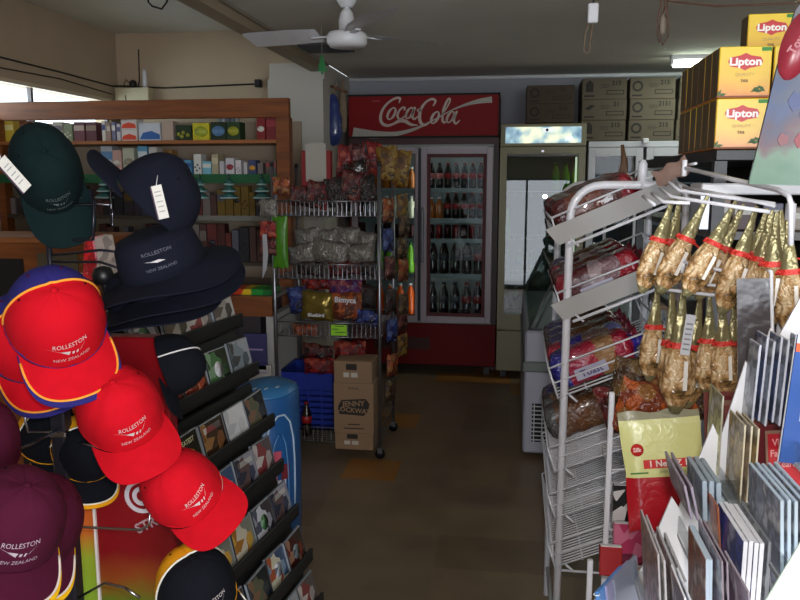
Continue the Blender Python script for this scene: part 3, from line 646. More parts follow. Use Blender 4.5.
# ------------------------------------------------------------ chest freezer
t = thing('chest_freezer', 'white chest freezer with sloping glass sides beyond the bread rack', 'freezer', (.08, 4.53, 0)); t.scale = (1, 1, 1.065)
FW_ = mat('freezer_white', (165, 165, 178), .45); b = MB()
b.box((0, 0, .03), (.85, 1.7, .73), FW_, bev=.012); b.build('body', t)
b = MB(); b.box((-.012, -.015, .50), (.86, 1.71, .56), mat('bumper_grey', (105, 112, 108), .5), bev=.008); b.build('bumper', t)
b = MB(); b.box((.05, -.004, .1), (.5, .002, .32), DARK)
for k in range(9): b.box((.05, -.009, .11 + k * .024), (.5, -.003, .116 + k * .024), OFFW)
for k in range(10): b.box((.06 + k * .047, -.011, .1), (.066 + k * .047, -.004, .32), OFFW)
b.build('vent_grille', t)
gm = glass_mat('freezer_glass', tint=(.78, .86, .82), refl=.12)
b = MB(); b.add([(.02, .02, .73), (.02, 1.68, .73), (.16, 1.68, 1.02), (.16, .02, 1.02), (.023, .02, .73), (.023, 1.68, .73), (.163, 1.68, 1.02), (.163, .02, 1.02)], [(0, 1, 2, 3), (7, 6, 5, 4)], gm)
b.add([(.02, .02, .73), (.83, .02, .73), (.83, .02, 1.02), (.16, .02, 1.02)], [(0, 1, 2, 3)], gm); b.add([(.16, .02, 1.02), (.83, .02, 1.02), (.83, 1.68, 1.02), (.16, 1.68, 1.02)], [(0, 1, 2, 3)], gm); b.build('glass_canopy', t)
b = MB(); 
for q in ([(.02, .02, .735), (.16, .02, 1.02), (.16, 1.68, 1.02), (.02, 1.68, .735)], [(.16, .02, 1.02), (.83, .02, 1.02), (.83, 1.68, 1.02)], [(.02, .02, .735), (.83, .02, .735)], [(.06, .06, .735), (.18, .06, .98)]): b.tube(q, .007, STEEL, 6)
b.build('canopy_frame', t)

# ------------------------------------------------------------ pantry shelving at the left back
SY = 4.86
WOOD = wood_mat('shelf_wood', (104, 54, 20), (140, 78, 32), (.6, 8, 8)); WOODL = wood_mat('shelf_wood_edge', (138, 82, 42), (168, 104, 56), (.6, 10, 10))
sx0, sx1 = XL + .01, at(289, 140, Y=SY).x
t = thing('pantry_shelving', 'tall wooden shelving unit with deep header board holding groceries', 'shelf unit', (0, SY, 0))
hb0, hb1 = at(200, 118, Y=SY).z, at(200, 99, Y=SY).z
b = MB(); b.box((sx0, 0, hb0), (sx1, .05, hb1), WOOD, bev=.003); b.build('header_board', t)
b = MB(); b.box((sx1 - .085, .002, 0), (sx1, .08, hb0), WOOD); b.build('post', t)
b = MB(); b.box((sx0, .002, 0), (sx0 + .05, .08, hb0), WOOD); b.build('post', t)
pxl = at(97, 130, Y=SY).x
b = MB(); b.box((at(14, 130, Y=SY).x, .06, 1.55), (at(24, 130, Y=SY).x, .1, hb0), pm((110, 60, 30))); b.build('upright', t)
zsh = [at(200, 140, Y=SY).z, at(200, 176, Y=SY).z, at(200, 216, Y=SY).z, at(200, 262, Y=SY).z, .45]
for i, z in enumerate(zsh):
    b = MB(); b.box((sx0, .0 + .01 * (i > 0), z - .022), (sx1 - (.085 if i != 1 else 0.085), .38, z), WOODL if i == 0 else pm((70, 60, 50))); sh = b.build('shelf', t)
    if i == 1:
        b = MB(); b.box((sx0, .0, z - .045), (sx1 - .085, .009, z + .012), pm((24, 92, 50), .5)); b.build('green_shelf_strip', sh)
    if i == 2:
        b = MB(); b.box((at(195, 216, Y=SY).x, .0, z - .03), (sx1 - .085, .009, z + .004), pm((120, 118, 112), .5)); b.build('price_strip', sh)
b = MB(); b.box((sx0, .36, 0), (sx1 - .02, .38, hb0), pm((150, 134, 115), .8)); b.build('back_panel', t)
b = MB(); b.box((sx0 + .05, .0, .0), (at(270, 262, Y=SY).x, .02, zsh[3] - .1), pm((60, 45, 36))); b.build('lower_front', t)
def pbox(px0, px1, py0, zb, c, name, label, yoff=.05, d=.1, grp='groceries on the pantry top shelf', style=None, c2=None, txt=None):
    p0 = at(px0, py0, Y=SY + yoff); p1 = at(px1, py0, Y=SY + yoff); w = abs(p1.x - p0.x) - .003; h = p0.z - zb
    t = thing(name, label, 'grocery pack', ((p0.x + p1.x) / 2, SY + yoff, zb), group=grp)
    b = MB(); b.box((-w / 2, 0, 0), (w / 2, d, h), pm(c, .5), bev=.002); b.build('pack', t)
    if c2:
        b = MB(); m2 = pm(c2, .5); y = -.0012
        if style == 'oval': b.lathe([(min(w, h) * .32, 0), (min(w, h) * .32, .001)], m2, 16, M=TR((0, y, h * .5), rx=R(90)), sx=1.3)
        elif style == 'swoosh': b.prism([(-w * .47, h * .08), (w * .47, h * .08), (w * .47, h * .35), (w * .1, h * .55), (-w * .3, h * .45)], y, y + .0008, m2)
        elif style == 'band': b.box((-w * .48, y, h * .55), (w * .48, y + .0008, h * .82), m2)
        elif style == 'dots': [b.lathe([(min(w, h) * .13, 0), (min(w, h) * .13, .001)], m2, 10, M=TR((w * dx, y, h * dz), rx=R(90))) for dx, dz in ((-.3, .4), (0, .5), (.28, .35), (-.1, .25))]
        if txt: b.text(txt, h * .3, pm((230, 230, 230)), TR((0, y - .001, h * .6)) @ FACE, .03)
        b.build('print', t)
    return t
Z1, Z2, Z3, Z4 = zsh[0] + .001, zsh[1] + .001, zsh[2] + .001, zsh[3] + .001
top = [(0, 13, 121, (205, 180, 60), 'band', (230, 220, 150), 'yellow packet at far left of top pantry shelf'),
 (52, 62, 122, (195, 190, 175), 'band', (120, 110, 120), 'pale carton just right of green cap on top pantry shelf'), (63, 72, 124, (130, 140, 110), 'dots', (210, 205, 190), 'greenish carton, second after the green cap on top pantry shelf'),
 (73, 84, 122, (110, 60, 70), 'band', (190, 170, 160), 'maroon carton on top pantry shelf'), (85, 96, 122, (95, 50, 60), 'band', (150, 130, 110), 'dark maroon carton on top pantry shelf'),
 (101, 105, 121, (220, 214, 205), 'band', (80, 90, 140), 'thin white packet in the middle of top pantry shelf'), (106, 110, 123, (170, 140, 130), 'band', (210, 200, 190), 'thin pinkish packet on top pantry shelf'), (111, 115, 122, (120, 120, 150), 'band', (220, 215, 210), 'thin lavender packet on top pantry shelf'), (116, 120, 124, (205, 200, 205), 'band', (90, 90, 130), 'thin pale packet left of red swoosh cartons')]
for a, c, y, col, stl, c2, lab in top: pbox(a, c, y, Z1, col, 'grocery_packet', lab, style=stl, c2=c2)
hh = (at(130, 118, Y=SY + .05).z - Z1) / 2
for k in range(2):
    p0, p1 = at(121, 130, Y=SY + .05), at(137, 130, Y=SY + .05); t = thing('grocery_carton', ('lower', 'upper')[k] + ' white carton with an orange red swoosh on top pantry shelf', 'grocery pack', ((p0.x + p1.x) / 2, SY + .05, Z1 + k * (hh + .001)), group='white swoosh cartons')
    w = p1.x - p0.x - .004; b = MB(); b.box((-w / 2, 0, 0), (w / 2, .1, hh), pm((215, 205, 200), .5), bev=.002); b.build('pack', t)
    b = MB(); b.prism([(-w * .48, hh * .1), (w * .48, hh * .1), (w * .4, hh * .45), (0, hh * .62), (-w * .4, hh * .45)], -.001, -.0002, pm((215, 70, 40))); b.build('print', t)
pbox(138, 160, 123, Z1, (200, 205, 215), 'tissue_box', 'white tissue box with blue swoosh on top pantry shelf', style='swoosh', c2=(50, 100, 170))
pbox(161, 173, 121, Z1, (180, 160, 145), 'grocery_packet', 'plain tan packet left of the black tea boxes', d=.08)
pbox(175, 191, 125, Z1, (28, 50, 26), 'tea_box', 'dark green box with yellow leaves on top pantry shelf', style='dots', c2=(150, 150, 40))
pbox(192, 209, 123, Z1, (200, 190, 40), 'tea_box', 'bright yellow box between two dark green boxes', style='oval', c2=(170, 180, 60))
pbox(210, 226, 122, Z1, (26, 46, 24), 'tea_box', 'dark green box with a blue blob on top pantry shelf', style='oval', c2=(90, 130, 170))
pbox(226, 240, 122, Z1, (30, 60, 26), 'tea_box', 'dark green box with yellow pears on top pantry shelf', style='oval', c2=(170, 170, 50))
for k in range(5): pbox(217 + k * 4.4, 220.6 + k * 4.4, 116.5, Z1, ((150, 160, 165), (190, 195, 200), (110, 120, 130), (120, 140, 150), (170, 175, 170))[k], 'grocery_packet', 'slim grey packet, %s from the left, behind the dark green boxes' % ORD[k], yoff=.2, d=.03, grp='slim grey packets')
pbox(256, 265, 118, Z1, (130, 30, 32), 'grocery_tin', 'red box with a white emblem near the shelf right end', style='oval', c2=(220, 215, 205))
pbox(265.5, 276.5, 116, Z1, (118, 28, 36), 'grocery_tin', 'plain dark red box at the right end of top pantry shelf', style='band', c2=(150, 50, 55))
# second shelf
sec = [(100, 112, 146, (170, 175, 180), 'band', (90, 130, 170)), (112, 121, 150, (190, 150, 140), 'oval', (210, 200, 190)), (122, 134, 148, (180, 180, 160), 'oval', (150, 140, 120)), (137, 147, 146, (90, 150, 180), 'band', (200, 210, 215)), (148, 157, 147, (190, 185, 180), 'dots', (100, 90, 90)),
 (161, 166, 150, (150, 110, 50), None, None), (167, 172, 150, (160, 120, 60), None, None), (166, 170, 156, (200, 190, 195), None, None), (171, 175, 157, (90, 140, 180), None, None), (175, 182, 159, (70, 110, 170), 'band', (200, 210, 220)), (183, 191, 160, (90, 150, 190), 'band', (60, 90, 150)), (193, 201, 154, (210, 210, 205), 'dots', (80, 80, 90)), (202, 211, 161, (120, 180, 200), 'band', (215, 220, 215)), (211, 218, 154, (170, 160, 130), 'band', (200, 190, 160)), (219, 224, 161, (190, 185, 190), None, None), (225, 234, 158, (200, 195, 200), 'oval', (150, 50, 60)), (235, 241, 160, (210, 200, 205), 'dots', (140, 120, 140)), (243, 247, 162, (195, 190, 190), None, None), (248, 256, 160, (60, 70, 110), 'oval', (220, 160, 60)), (257, 263, 163, (120, 110, 110), None, None), (265, 276, 160, (90, 80, 76), 'band', (150, 60, 60))]
nmC = {(170, 175, 180): 'grey', (190, 150, 140): 'pinkish'}
def cname(c):
    import colorsys
    h, s, v = colorsys.rgb_to_hsv(*[x / 255 for x in c])
    if s < .13: return 'white' if v > .76 else ('pale grey' if v > .6 else ('grey' if v > .35 else 'black'))
    nmx = 'red' if h < .03 or h > .93 else 'orange' if h < .1 else 'yellow' if h < .18 else 'green' if h < .45 else 'teal' if h < .53 else 'blue' if h < .7 else 'purple' if h < .85 else 'pink'
    if nmx in ('orange',) and v < .7: nmx = 'brown'
    return ('dark ' if v < .4 else 'pale ' if s < .3 else '') + nmx
for i, (a, c, y, col, stl, c2) in enumerate(sec): pbox(a, c, y, Z2, col, 'grocery_packet', '%s packet, %s from the left on second pantry shelf' % (cname(col), (ORD + ['twenty-first'])[i]), style=stl, c2=c2, grp='groceries on the second pantry shelf', d=.09, yoff=.04 if not 5 <= i < 7 else .2)
# green and white paper trees hanging on the green strip
for i, x in enumerate((78, 104, 148, 200, 229, 262)):
    p = at(x, 188, Y=SY - .05); t = thing('paper_tree', 'small teal and white tiered paper tree, %s from left along green shelf strip' % ORD[i], 'decoration', p, group='paper trees on the green shelf strip')
    b = MB()
    for k in range(3):
        z = .02 - k * .042; r_ = .032 + .013 * k
        b.lathe([(.006, z + .04), (r_, z + .008)], pm((30, 90, 84)), 12); b.lathe([(r_, z + .008), (r_ + .004, z), (r_ - .01, z - .004)], pm((150, 180, 178)), 12)
    b.lathe([(.004, .09), (.01, .07), (.006, .05)], pm((24, 60, 50)), 8); b.build('paper_tiers', t)
# dim lower shelves: hanging and standing packets
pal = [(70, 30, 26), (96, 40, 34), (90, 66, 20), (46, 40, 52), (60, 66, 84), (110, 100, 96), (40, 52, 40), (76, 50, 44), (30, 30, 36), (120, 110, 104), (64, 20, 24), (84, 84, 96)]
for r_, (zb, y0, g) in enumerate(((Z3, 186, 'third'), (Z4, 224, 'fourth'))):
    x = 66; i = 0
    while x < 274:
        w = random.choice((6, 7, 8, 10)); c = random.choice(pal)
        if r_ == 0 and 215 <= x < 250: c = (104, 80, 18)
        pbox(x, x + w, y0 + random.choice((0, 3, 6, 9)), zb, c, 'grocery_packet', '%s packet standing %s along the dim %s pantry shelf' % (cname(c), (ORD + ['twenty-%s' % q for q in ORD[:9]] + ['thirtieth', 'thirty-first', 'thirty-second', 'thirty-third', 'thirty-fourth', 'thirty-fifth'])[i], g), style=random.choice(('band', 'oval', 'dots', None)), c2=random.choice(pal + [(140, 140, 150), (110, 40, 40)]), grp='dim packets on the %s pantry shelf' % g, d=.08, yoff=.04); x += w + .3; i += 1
# left stretch (behind the green cap)
for i, (a, c, y, col) in enumerate([(-2, 8, 196, (90, 90, 100)), (9, 15, 198, (120, 110, 110)), (16, 25, 200, (60, 50, 48))]):
    pbox(a, c, y, Z3, col, 'grocery_packet', '%s packet, %s from left edge beside the green cap' % (cname(col), ORD[i]), d=.08)
# counter in front of the shelving
t = thing('service_counter', 'grey topped service counter with a wooden front edge below pantry shelving', 'counter', (0, 4.42, 0))
ctz = at(258, 300, Y=4.4).z; cx1 = at(275, 300, Y=4.4).x - .02
b = MB(); b.box((-2.6, 0, ctz), (cx1, .55, ctz + .02), pm((120, 116, 112), .4)); b.build('counter_top', t)
b = MB(); b.box((-2.6, -.02, ctz - .1), (cx1, .0, ctz + .02), WOOD); b.build('wood_edge', t)
b = MB(); b.box((-2.6, .0, 0), (cx1 - .08, .5, ctz), pm((50, 44, 50))); b.build('front_panel', t)
b = MB(); b.box((cx1 - .045, .0, 0), (cx1 - .0, .5, ctz - .1), pm((175, 172, 170))); b.build('end_panel', t)
p = at(262, 293, Y=4.45); t = thing('magazine', 'red green and yellow covered magazine lying on the grey counter', 'magazine', (cx1 - .12, 4.45, ctz + .021))
b = MB(); b.box((-.16, 0, 0), (.1, .2, .035), band_mat('mag_bands', [(0, (200, 60, 30)), (.3, (230, 190, 40)), (.5, (40, 150, 60)), (.8, (30, 110, 50))], 'X', -.16, .1, wob=.3), bev=.003); b.build('pages', t)
# items on the counter end
for i, (xx, yy, c, nmx) in enumerate(((257, 352, (60, 60, 110), 'blue and purple magazine pack on end of the counter front'), (262, 375, (190, 190, 185), 'white paper pack below the blue magazine pack'))):
    p0 = at(xx - 2, yy, Y=4.37); t = thing('paper_pack', nmx, 'packet', (p0.x, 4.37, p0.z)); b = MB(); b.box((-.07, 0, -.11 + .05 * i), (.07, .025, .11 - .05 * i), pm(c), bev=.003); b.box((-.06, -.001, .01), (.05, 0, .02), pm((170, 150, 190))); b.build('pack', t)
    b = MB(); b.tube([(0, .024, -.05), (0, .03, -.05)], .01, STEEL, 6); b.build('holder_clip', t)
# wooden cash counter further left
t = thing('wooden_cabinet', 'low varnished wooden cabinet behind the red cap with blue edge', 'cabinet', (-2.35, 3.6, 0)); zz = at(30, 243, Y=3.6).z
b = MB(); b.box((-.62, 0, 0), (.32, .4, zz), WOOD, bev=.004); b.build('carcass', t)
b = MB(); b.box((-.64, -.02, zz), (.34, .42, zz + .03), WOODL, bev=.004); b.build('top', t)
b = MB(); b.box((-.5, -.008, zz - .35), (-.1, .0, zz - .08), DARK); b.box((-.02, -.008, zz - .3), (.2, 0, zz - .05), pm((90, 80, 60))); b.build('front_recess', t)
for i, (xx, c, w, h) in enumerate(((96, (175, 20, 30), .1, .16), (108, (200, 110, 130), .06, .2), (116, (150, 140, 135), .07, .2))):
    p = at(xx, 262, Y=2.6); t = thing('magazine', ('red magazine upright behind the cap stand', 'pink magazine leaning behind the cap stand', 'grey magazine leaning behind the navy hat')[i], 'magazine', M=TR((p.x, 2.6 - .03 * i, p.z), ry=R(-14 * (i > 0)), rx=R(-10)))
    b = MB(); b.box((-w / 2, 0, -h / 2), (w / 2, .012, h / 2), blotch_mat('magc%d' % i, [c, tuple(min(255, int(v * 1.3)) for v in c), (190, 180, 170) if i else c], 30, .35), bev=.002); b.build('pages', t)
b = MB(); zt_ = at(105, 280, Y=2.6).z; t = thing('side_table', 'small brown display table behind the cap stand holding magazines', 'table', (at(108, 280, Y=2.6).x, 2.6, 0))
b.box((-.22, -.1, zt_ - .03), (.2, .2, zt_ + .0), WOOD); b.build('table_top', t)
for sx in (-.2, .17):
    for sy in (-.08, .16): b = MB(); b.box((sx, sy, 0), (sx + .03, sy + .03, zt_ - .03), WOOD); b.build('leg', t)
# ------------------------------------------------------------ recess by the column: blue bag, red gift box
p = at(333, 118, Y=6.25); t = thing('hanging_bag', 'translucent blue plastic bag hanging on the white column side', 'bag', p)
b = MB(); bm_ = mat('blue_bag', (44, 60, 118), .3, coat=.4, bump=.5, bscale=15)
b.lathe([(.01, .19), (.03, .17), (.055, .1), (.05, .06), (.075, .0), (.07, -.06), (.08, -.12), (.05, -.2), (.01, -.22)], bm_, 14, sy=.6); b.build('bag_body', t)
b = MB(); b.tube([(0, 0, .18), (.02, 0, .24), (.04, .0, .27)], .006, pm((150, 130, 100)), 6); b.tube([(-.05, 0, .26), (.12, 0, .2)], .01, pm((110, 70, 50)), 6); b.build('hook', t)
p = at(343, 115, Y=6.3); b = MB(); b.lathe([(.015, -.14), (.03, -.1), (.035, .05), (.012, .22), (.01, .28)], mat('beige_cloth', (130, 112, 92), .9, bump=.4, bscale=30), 10, sy=.6)
tag(place(b.build('hanging_cloth'), p), 'beige cloth hanging between the blue bag and the red fridge', 'cloth')
# ------------------------------------------------------------ chrome wire rack with snacks
RY0, RY1 = 4.4, 4.92
rxa, rxb = at(275, 300, Y=RY0).x, at(379.5, 300, Y=RY0).x
t = rack = thing('wire_snack_rack', 'chrome wire basket rack on castors in the middle of floor', 'rack', ((rxa + rxb) / 2, RY0, 0)); hw = (rxb - rxa) / 2; D = RY1 - RY0
RC = mat('rack_chrome', (150, 150, 158), .3, .9)
for nmx, x, y in (('fl', -hw, 0), ('fr', hw, 0), ('bl', -hw, D), ('br', hw, D)):
    b = MB(); b.tube([(x, y, .07), (x, y, 1.73)], .011, RC, 8); b.lathe([(.0125, 1.73), (.0125, 1.75), (.004, 1.755)], BLACK, 8, c=(x, y, 0))
    pst = b.build('post', t)
    b = MB(); b.lathe([(.03, -.011), (.03, .011)], BLACK, 14, M=TR((x, y, .031), rx=R(90))); b.box((x - .014, y - .014, .035), (x + .014, y + .014, .07), STEEL); b.build('castor', pst)
bz = [at(330, y, Y=RY0).z for y in (216, 279, 337)] + [.09]
for k, z in enumerate(bz):
    b = MB(); h = .085; fl = .13 if k < 3 else .0
    for zz in (z, z + h):
        b.tube([(-hw, -.0, zz), (hw, -.0, zz), (hw, D, zz), (-hw, D, zz)], .0035, RC, 5, closed=True)
    for i in range(24):
        x = -hw + 2 * hw * i / 23; b.tube([(x, 0, z + h), (x, 0, z), (x, D, z), (x, D, z + h)], .0018, RC, 4, smooth=False)
    for i in range(1, 12):
        y = D * i / 12; b.tube([(-hw, y, z + h), (-hw, y, z), (hw, y, z), (hw, y, z + h)], .0018, RC, 4, smooth=False)
    bs = b.build('wire_basket', t)
b = MB(); b.box((.06 - .035, -.008, bz[2] + .012), (.06 + .06, -.005, bz[2] + .075), mat('tag_green', (150, 215, 40), .5)); 
for k, (a, c) in enumerate(((.05, .105), (.03, .07), (.05, .11))): b.box((.03 + a - .03, -.009, bz[2] + .065 - k * .018), (c, -.0078, bz[2] + .07 - k * .018), pm((60, 90, 30)))
b.build('green_price_tag', t)
rx_, ry_ = rack.location.x, rack.location.y
# packets
def pillow(w, h, th, m, crimp=True, nu=10, nv=12, seed=0):
    b = MB(); rr = random.Random(seed)
    ph = [rr.uniform(0, 6) for _ in range(4)]
    def f(u, v, s):
        x = (u - .5) * 2; y = (v - .5) * 2
        e = max(0, (1 - abs(x) ** 3)) * max(0, (1 - abs(y) ** 2.6))
        k = th / 2 * (e ** .6) * (1 + .12 * math.sin(5 * x + ph[0]) * math.sin(4 * y + ph[1]))
        k += .002
        zig = .003 * math.sin(x * 22 + ph[2]) if abs(y) > .93 else 0
        return (x * w / 2 * (1 - .06 * (1 - abs(y)) ** 2 + .0), s * k + zig, y * h / 2 + .004 * math.sin(x * 6 + ph[3]))
    b.grid(lambda u, v: f(u, v, -1), nu, nv, m); b.grid(lambda u, v: f(1 - u, v, 1), nu, nv, m)
    return b
FOILS = {}
def fm(key, cols, **k): return blotch_mat('packet_' + key, cols, k.get('scale', 34), .25, coat=.5, bump=.9, kind='vor')
PK = {
 'maroon': fm('maroon', [(96, 22, 24), (70, 14, 18), (110, 60, 50), (40, 10, 14)]), 'red': fm('red', [(150, 26, 22), (120, 16, 20), (170, 70, 50), (90, 10, 14)]),
 'black': fm('black', [(20, 18, 18), (40, 24, 22), (60, 20, 20), (14, 14, 14)]), 'silver': mat('packet_silver', (120, 116, 110), .16, .35, bump=1.0, bscale=70),
 'gold': mat('packet_gold', (130, 112, 50), .25, .6, bump=.8, bscale=25), 'purple': fm('purple', [(112, 26, 66), (90, 20, 90), (140, 50, 60), (70, 24, 90)]), 'yellow': fm('yellow', [(130, 96, 24), (110, 70, 18), (80, 52, 18), (150, 120, 50)]),
 'blue': fm('blue', [(24, 30, 90), (30, 50, 120), (70, 90, 150), (16, 20, 60)]), 'orange': fm('orange', [(170, 80, 30), (120, 50, 20), (140, 90, 40), (90, 40, 20)]), 'green': mat('packet_green', (70, 130, 24), .35, bump=.5, bscale=30),
 'brown': fm('brown', [(80, 56, 30), (60, 40, 24), (100, 76, 40), (50, 30, 20)])}
cnt = {}
def packet(col, w, h, th, loc, label, rx=0, rz=0, ry=0, grp=None, txt=None, tc=(215, 215, 220)):
    t = thing('snack_packet', label, 'packet', M=TR(loc, rz=rz, rx=rx, ry=ry), group=grp)
    cnt[col] = cnt.get(col, 0) + 1
    b = pillow(w, h, th, PK[col], seed=len(label) + int(loc[0] * 1000)); b.build('wrapper', t)
    if txt:
        b = MB(); b.text(txt[0], txt[1], pm(tc, .4), TR((0, -th / 2 - .006, txt[2])) @ Matrix.Rotation(R(txt[3] if len(txt) > 3 else 0), 4, 'Y') @ FACE, .03); b.build('lettering', t)
    return t
def rp(px_, py_, dy): return at(px_, py_, Y=ry_ + dy)
# top basket and above
tops = [(318, 195, 'maroon', .14, .16, .06), (336, 192, 'black', .13, .17, .06), (352, 186, 'maroon', .14, .18, .06), (366, 190, 'black', .12, .16, .06), (300, 196, 'maroon', .12, .12, .1)]
for i, (x, y, c, w, h, dy) in enumerate(tops): packet(c, w, h, .05, rp(x, y, dy), '%s snack packet, %s in front row of the top basket' % ('dark red' if c == 'maroon' else 'black', ORD[[1, 2, 3, 4, 0][i]]), rx=R(-12), ry=R([8, -10, 12, -14, 4][i]), grp='top basket packets')
tops2 = [(345, 162, 'red', .10, .20, .3), (360, 160, 'maroon', .11, .20, .26), (372, 158, 'red', .10, .19, .34), (388, 163, 'yellow', .13, .2, .28), (402, 168, 'yellow', .1, .22, .46), (357, 172, 'black', .12, .12, .16)]
for i, (x, y, c, w, h, dy) in enumerate(tops2): packet(c, w, h, .05, rp(x, y, dy), ('red packet tallest at left in the heap above the top basket', 'dark red packet beneath the red sign above the top basket', 'second red packet in the heap above the top basket', 'yellow packet left of the rear rack post under the red sign', 'yellow packet right of the rear rack post under the red sign', 'black packet with white print at the front of the heap')[i], ry=R([5, -8, 10, -6, 8, -20][i]), txt=('SNAX', .035, .0, -20) if i == 5 else None, grp='packets heaped above the top basket')
p = rp(316, 166, .14); t = thing('gift_pack', 'red gift pack with a blank white panel above the top basket', 'packet', p)
b = MB(); b.box((-.09, 0, -.12), (.09, .04, .09), pm((130, 20, 26), .4), bev=.004); b.build('box', t); b = MB(); b.box((-.062, -.003, -.09), (.062, .0, .13), pm((165, 160, 152), .5)); b.build('white_panel', t)
b = MB(); b.tube([(0, .02, -.12), (0, .02, -.3)], .004, RC, 5); b.build('stand_wire', t)
# second basket: silver clear bags; middle
for i, (x, y, w, h, c) in enumerate(((308, 238, .16, .12, 'silver'), (328, 240, .15, .13, 'silver'), (348, 238, .15, .13, 'silver'), (366, 242, .12, .12, 'silver'), (302, 254, .16, .11, 'silver'), (330, 252, .22, .13, 'silver'), (360, 254, .16, .11, 'silver'), (310, 268, .16, .09, 'black'), (345, 268, .2, .09, 'maroon'), (368, 268, .1, .09, 'black'))):
    packet(c, w, h, .05, rp(x, y, .05 + .1 * (i < 4)), ('clear silvery bag, %s across the back of the second basket' % ORD[i]) if i < 4 else ('clear silvery bag, %s across the front of the second basket' % ORD[i - 4]) if i < 7 else ('%s packet, %s low in the second basket' % ('black' if c == 'black' else 'dark red', ORD[i - 7])), ry=R(random.uniform(-14, 14)), grp='second basket packets')
# third basket
for i, (x, y, w, h, c, dy, lab, tx) in enumerate(((345, 290, .2, .14, 'purple', .1, 'purple crisp packet behind the lettered packet in the third basket', None), (347, 306, .19, .16, 'orange', .05, 'orange and purple packet with pale lettering in third basket', ('Bimyca', .045, .04, 6)), (318, 306, .2, .17, 'gold', .05, 'shiny gold crisp packet at the middle left of third basket', ('Bluebird', .03, -.05, -4)), (298, 300, .12, .16, 'blue', .1, 'blue packet at the left end of the third basket', None), (318, 284, .2, .07, 'red', .2, 'red packet lying behind the gold packet in third basket', None), (368, 318, .14, .09, 'blue', .03, 'dark blue packet at the right end of the third basket', None), (305, 330, .16, .07, 'orange', .06, 'orange packet pressed against the third basket wires', None), (366, 296, .12, .14, 'black', .16, 'black packet behind the dark blue one in the third basket', None))):
    packet(c, w, h, .06, rp(x, y, dy), lab, txt=tx, ry=R([4, -4, 5, -10, 0, 8, 0, 6][i]), grp=None)
# below third basket: red heap
for i, (x, y, w, h, c) in enumerate(((318, 352, .2, .1, 'maroon'), (350, 350, .2, .11, 'red'), (320, 366, .2, .1, 'red'))):
    packet(c, w, h, .07, rp(x, y, .2 - .03 * i), ('dark red packet hanging below the third basket', 'red packet below the green price tag', 'red packet just above the blue crate')[i], ry=R(random.uniform(-8, 8)))
# column of hanging packs on left post and right side
p = at(277, 242, Y=RY0 - .03); packet('green', .09, .3, .03, p + Vector((.02, 0, 0)), 'tall bright green packet hanging by the left rack post')
for i, (y, c) in enumerate(((186, 'orange'), (208, 'silver'), (230, 'red'), (247, 'maroon'))): packet(c, .1, .1, .025, at(268 if i else 281, y, Y=RY0 - .06), '%s clip strip packet, %s down beside the left rack post' % (cname({'orange': (170, 80, 30), 'silver': (150, 150, 150), 'red': (150, 20, 20), 'maroon': (90, 20, 24)}[c]), ORD[i]), grp='clip strip packets')
p = at(265, 255, Y=RY0 - .08); b = MB(); b.prism([(-.012, .12), (.012, .12), (.018, .0), (.008, -.08), (-.02, -.14), (-.012, 0)], 0, .004, pm((175, 175, 180), .3)); t = tag(place(b.build('hanging_tag'), p), 'long white plastic tag hanging left of the chrome rack', 'tag')
sides = [(388, 210, 'orange'), (402, 205, 'yellow'), (404, 225, 'brown'), (388, 240, 'blue'), (402, 248, 'brown'), (390, 268, 'maroon'), (403, 270, 'orange'), (391, 300, 'black'), (403, 305, 'brown'), (392, 330, 'blue'), (402, 345, 'yellow'), (392, 365, 'orange'), (402, 320, 'maroon'), (390, 390, 'brown')]
for i, (x, y, c) in enumerate(sides): packet(c, .1, .14, .04, at(x, y, Y=ry_ + .18 + .26 * (x > 395)), '%s packet on the rack aisle side, %s from the top' % (c, ORD[i]), rz=R(60), grp='packets hooked on the aisle side of the chrome rack')
# crate, cartons, bottle on the rack bottom
cz = .095
cl, cr = at(285, 400, Y=4.62).x, at(337, 400, Y=4.62).x
b = MB(); BL = mat('crate_blue', (26, 50, 150), .4); t = thing('blue_crate', 'blue plastic crate with slatted sides on bottom of the chrome rack', 'crate', ((cl + cr) / 2, 4.56, cz + .01)); cw = (cr - cl) / 2
ch = at(310, 373, Y=4.56).z - cz
for k in range(7): z = k * ch * .1; b.box((-cw, 0, z), (cw, .012, z + ch * .07), BL)
b.box((-cw, 0, ch * .68), (cw, .012, ch), BL); b.box((-cw, .28, 0), (cw, .3, ch), BL); b.box((-cw, 0, 0), (-cw + .012, .3, ch), BL); b.box((cw - .012, 0, 0), (cw, .3, ch), BL); b.box((-cw, 0, 0), (cw, .3, .012), BL)
for k in range(5): b.box((-cw + k * cw * .49, -.004, 0), (-cw + k * cw * .49 + .012, 0, ch), BL)
b.build('crate_body', t)
b = MB(); b.tube([(-cw, 0, ch), (cw, 0, ch), (cw, .3, ch), (-cw, .3, ch)], .01, mat('crate_blue_dark', (16, 26, 90), .4), 6, closed=True); b.build('rim', t)
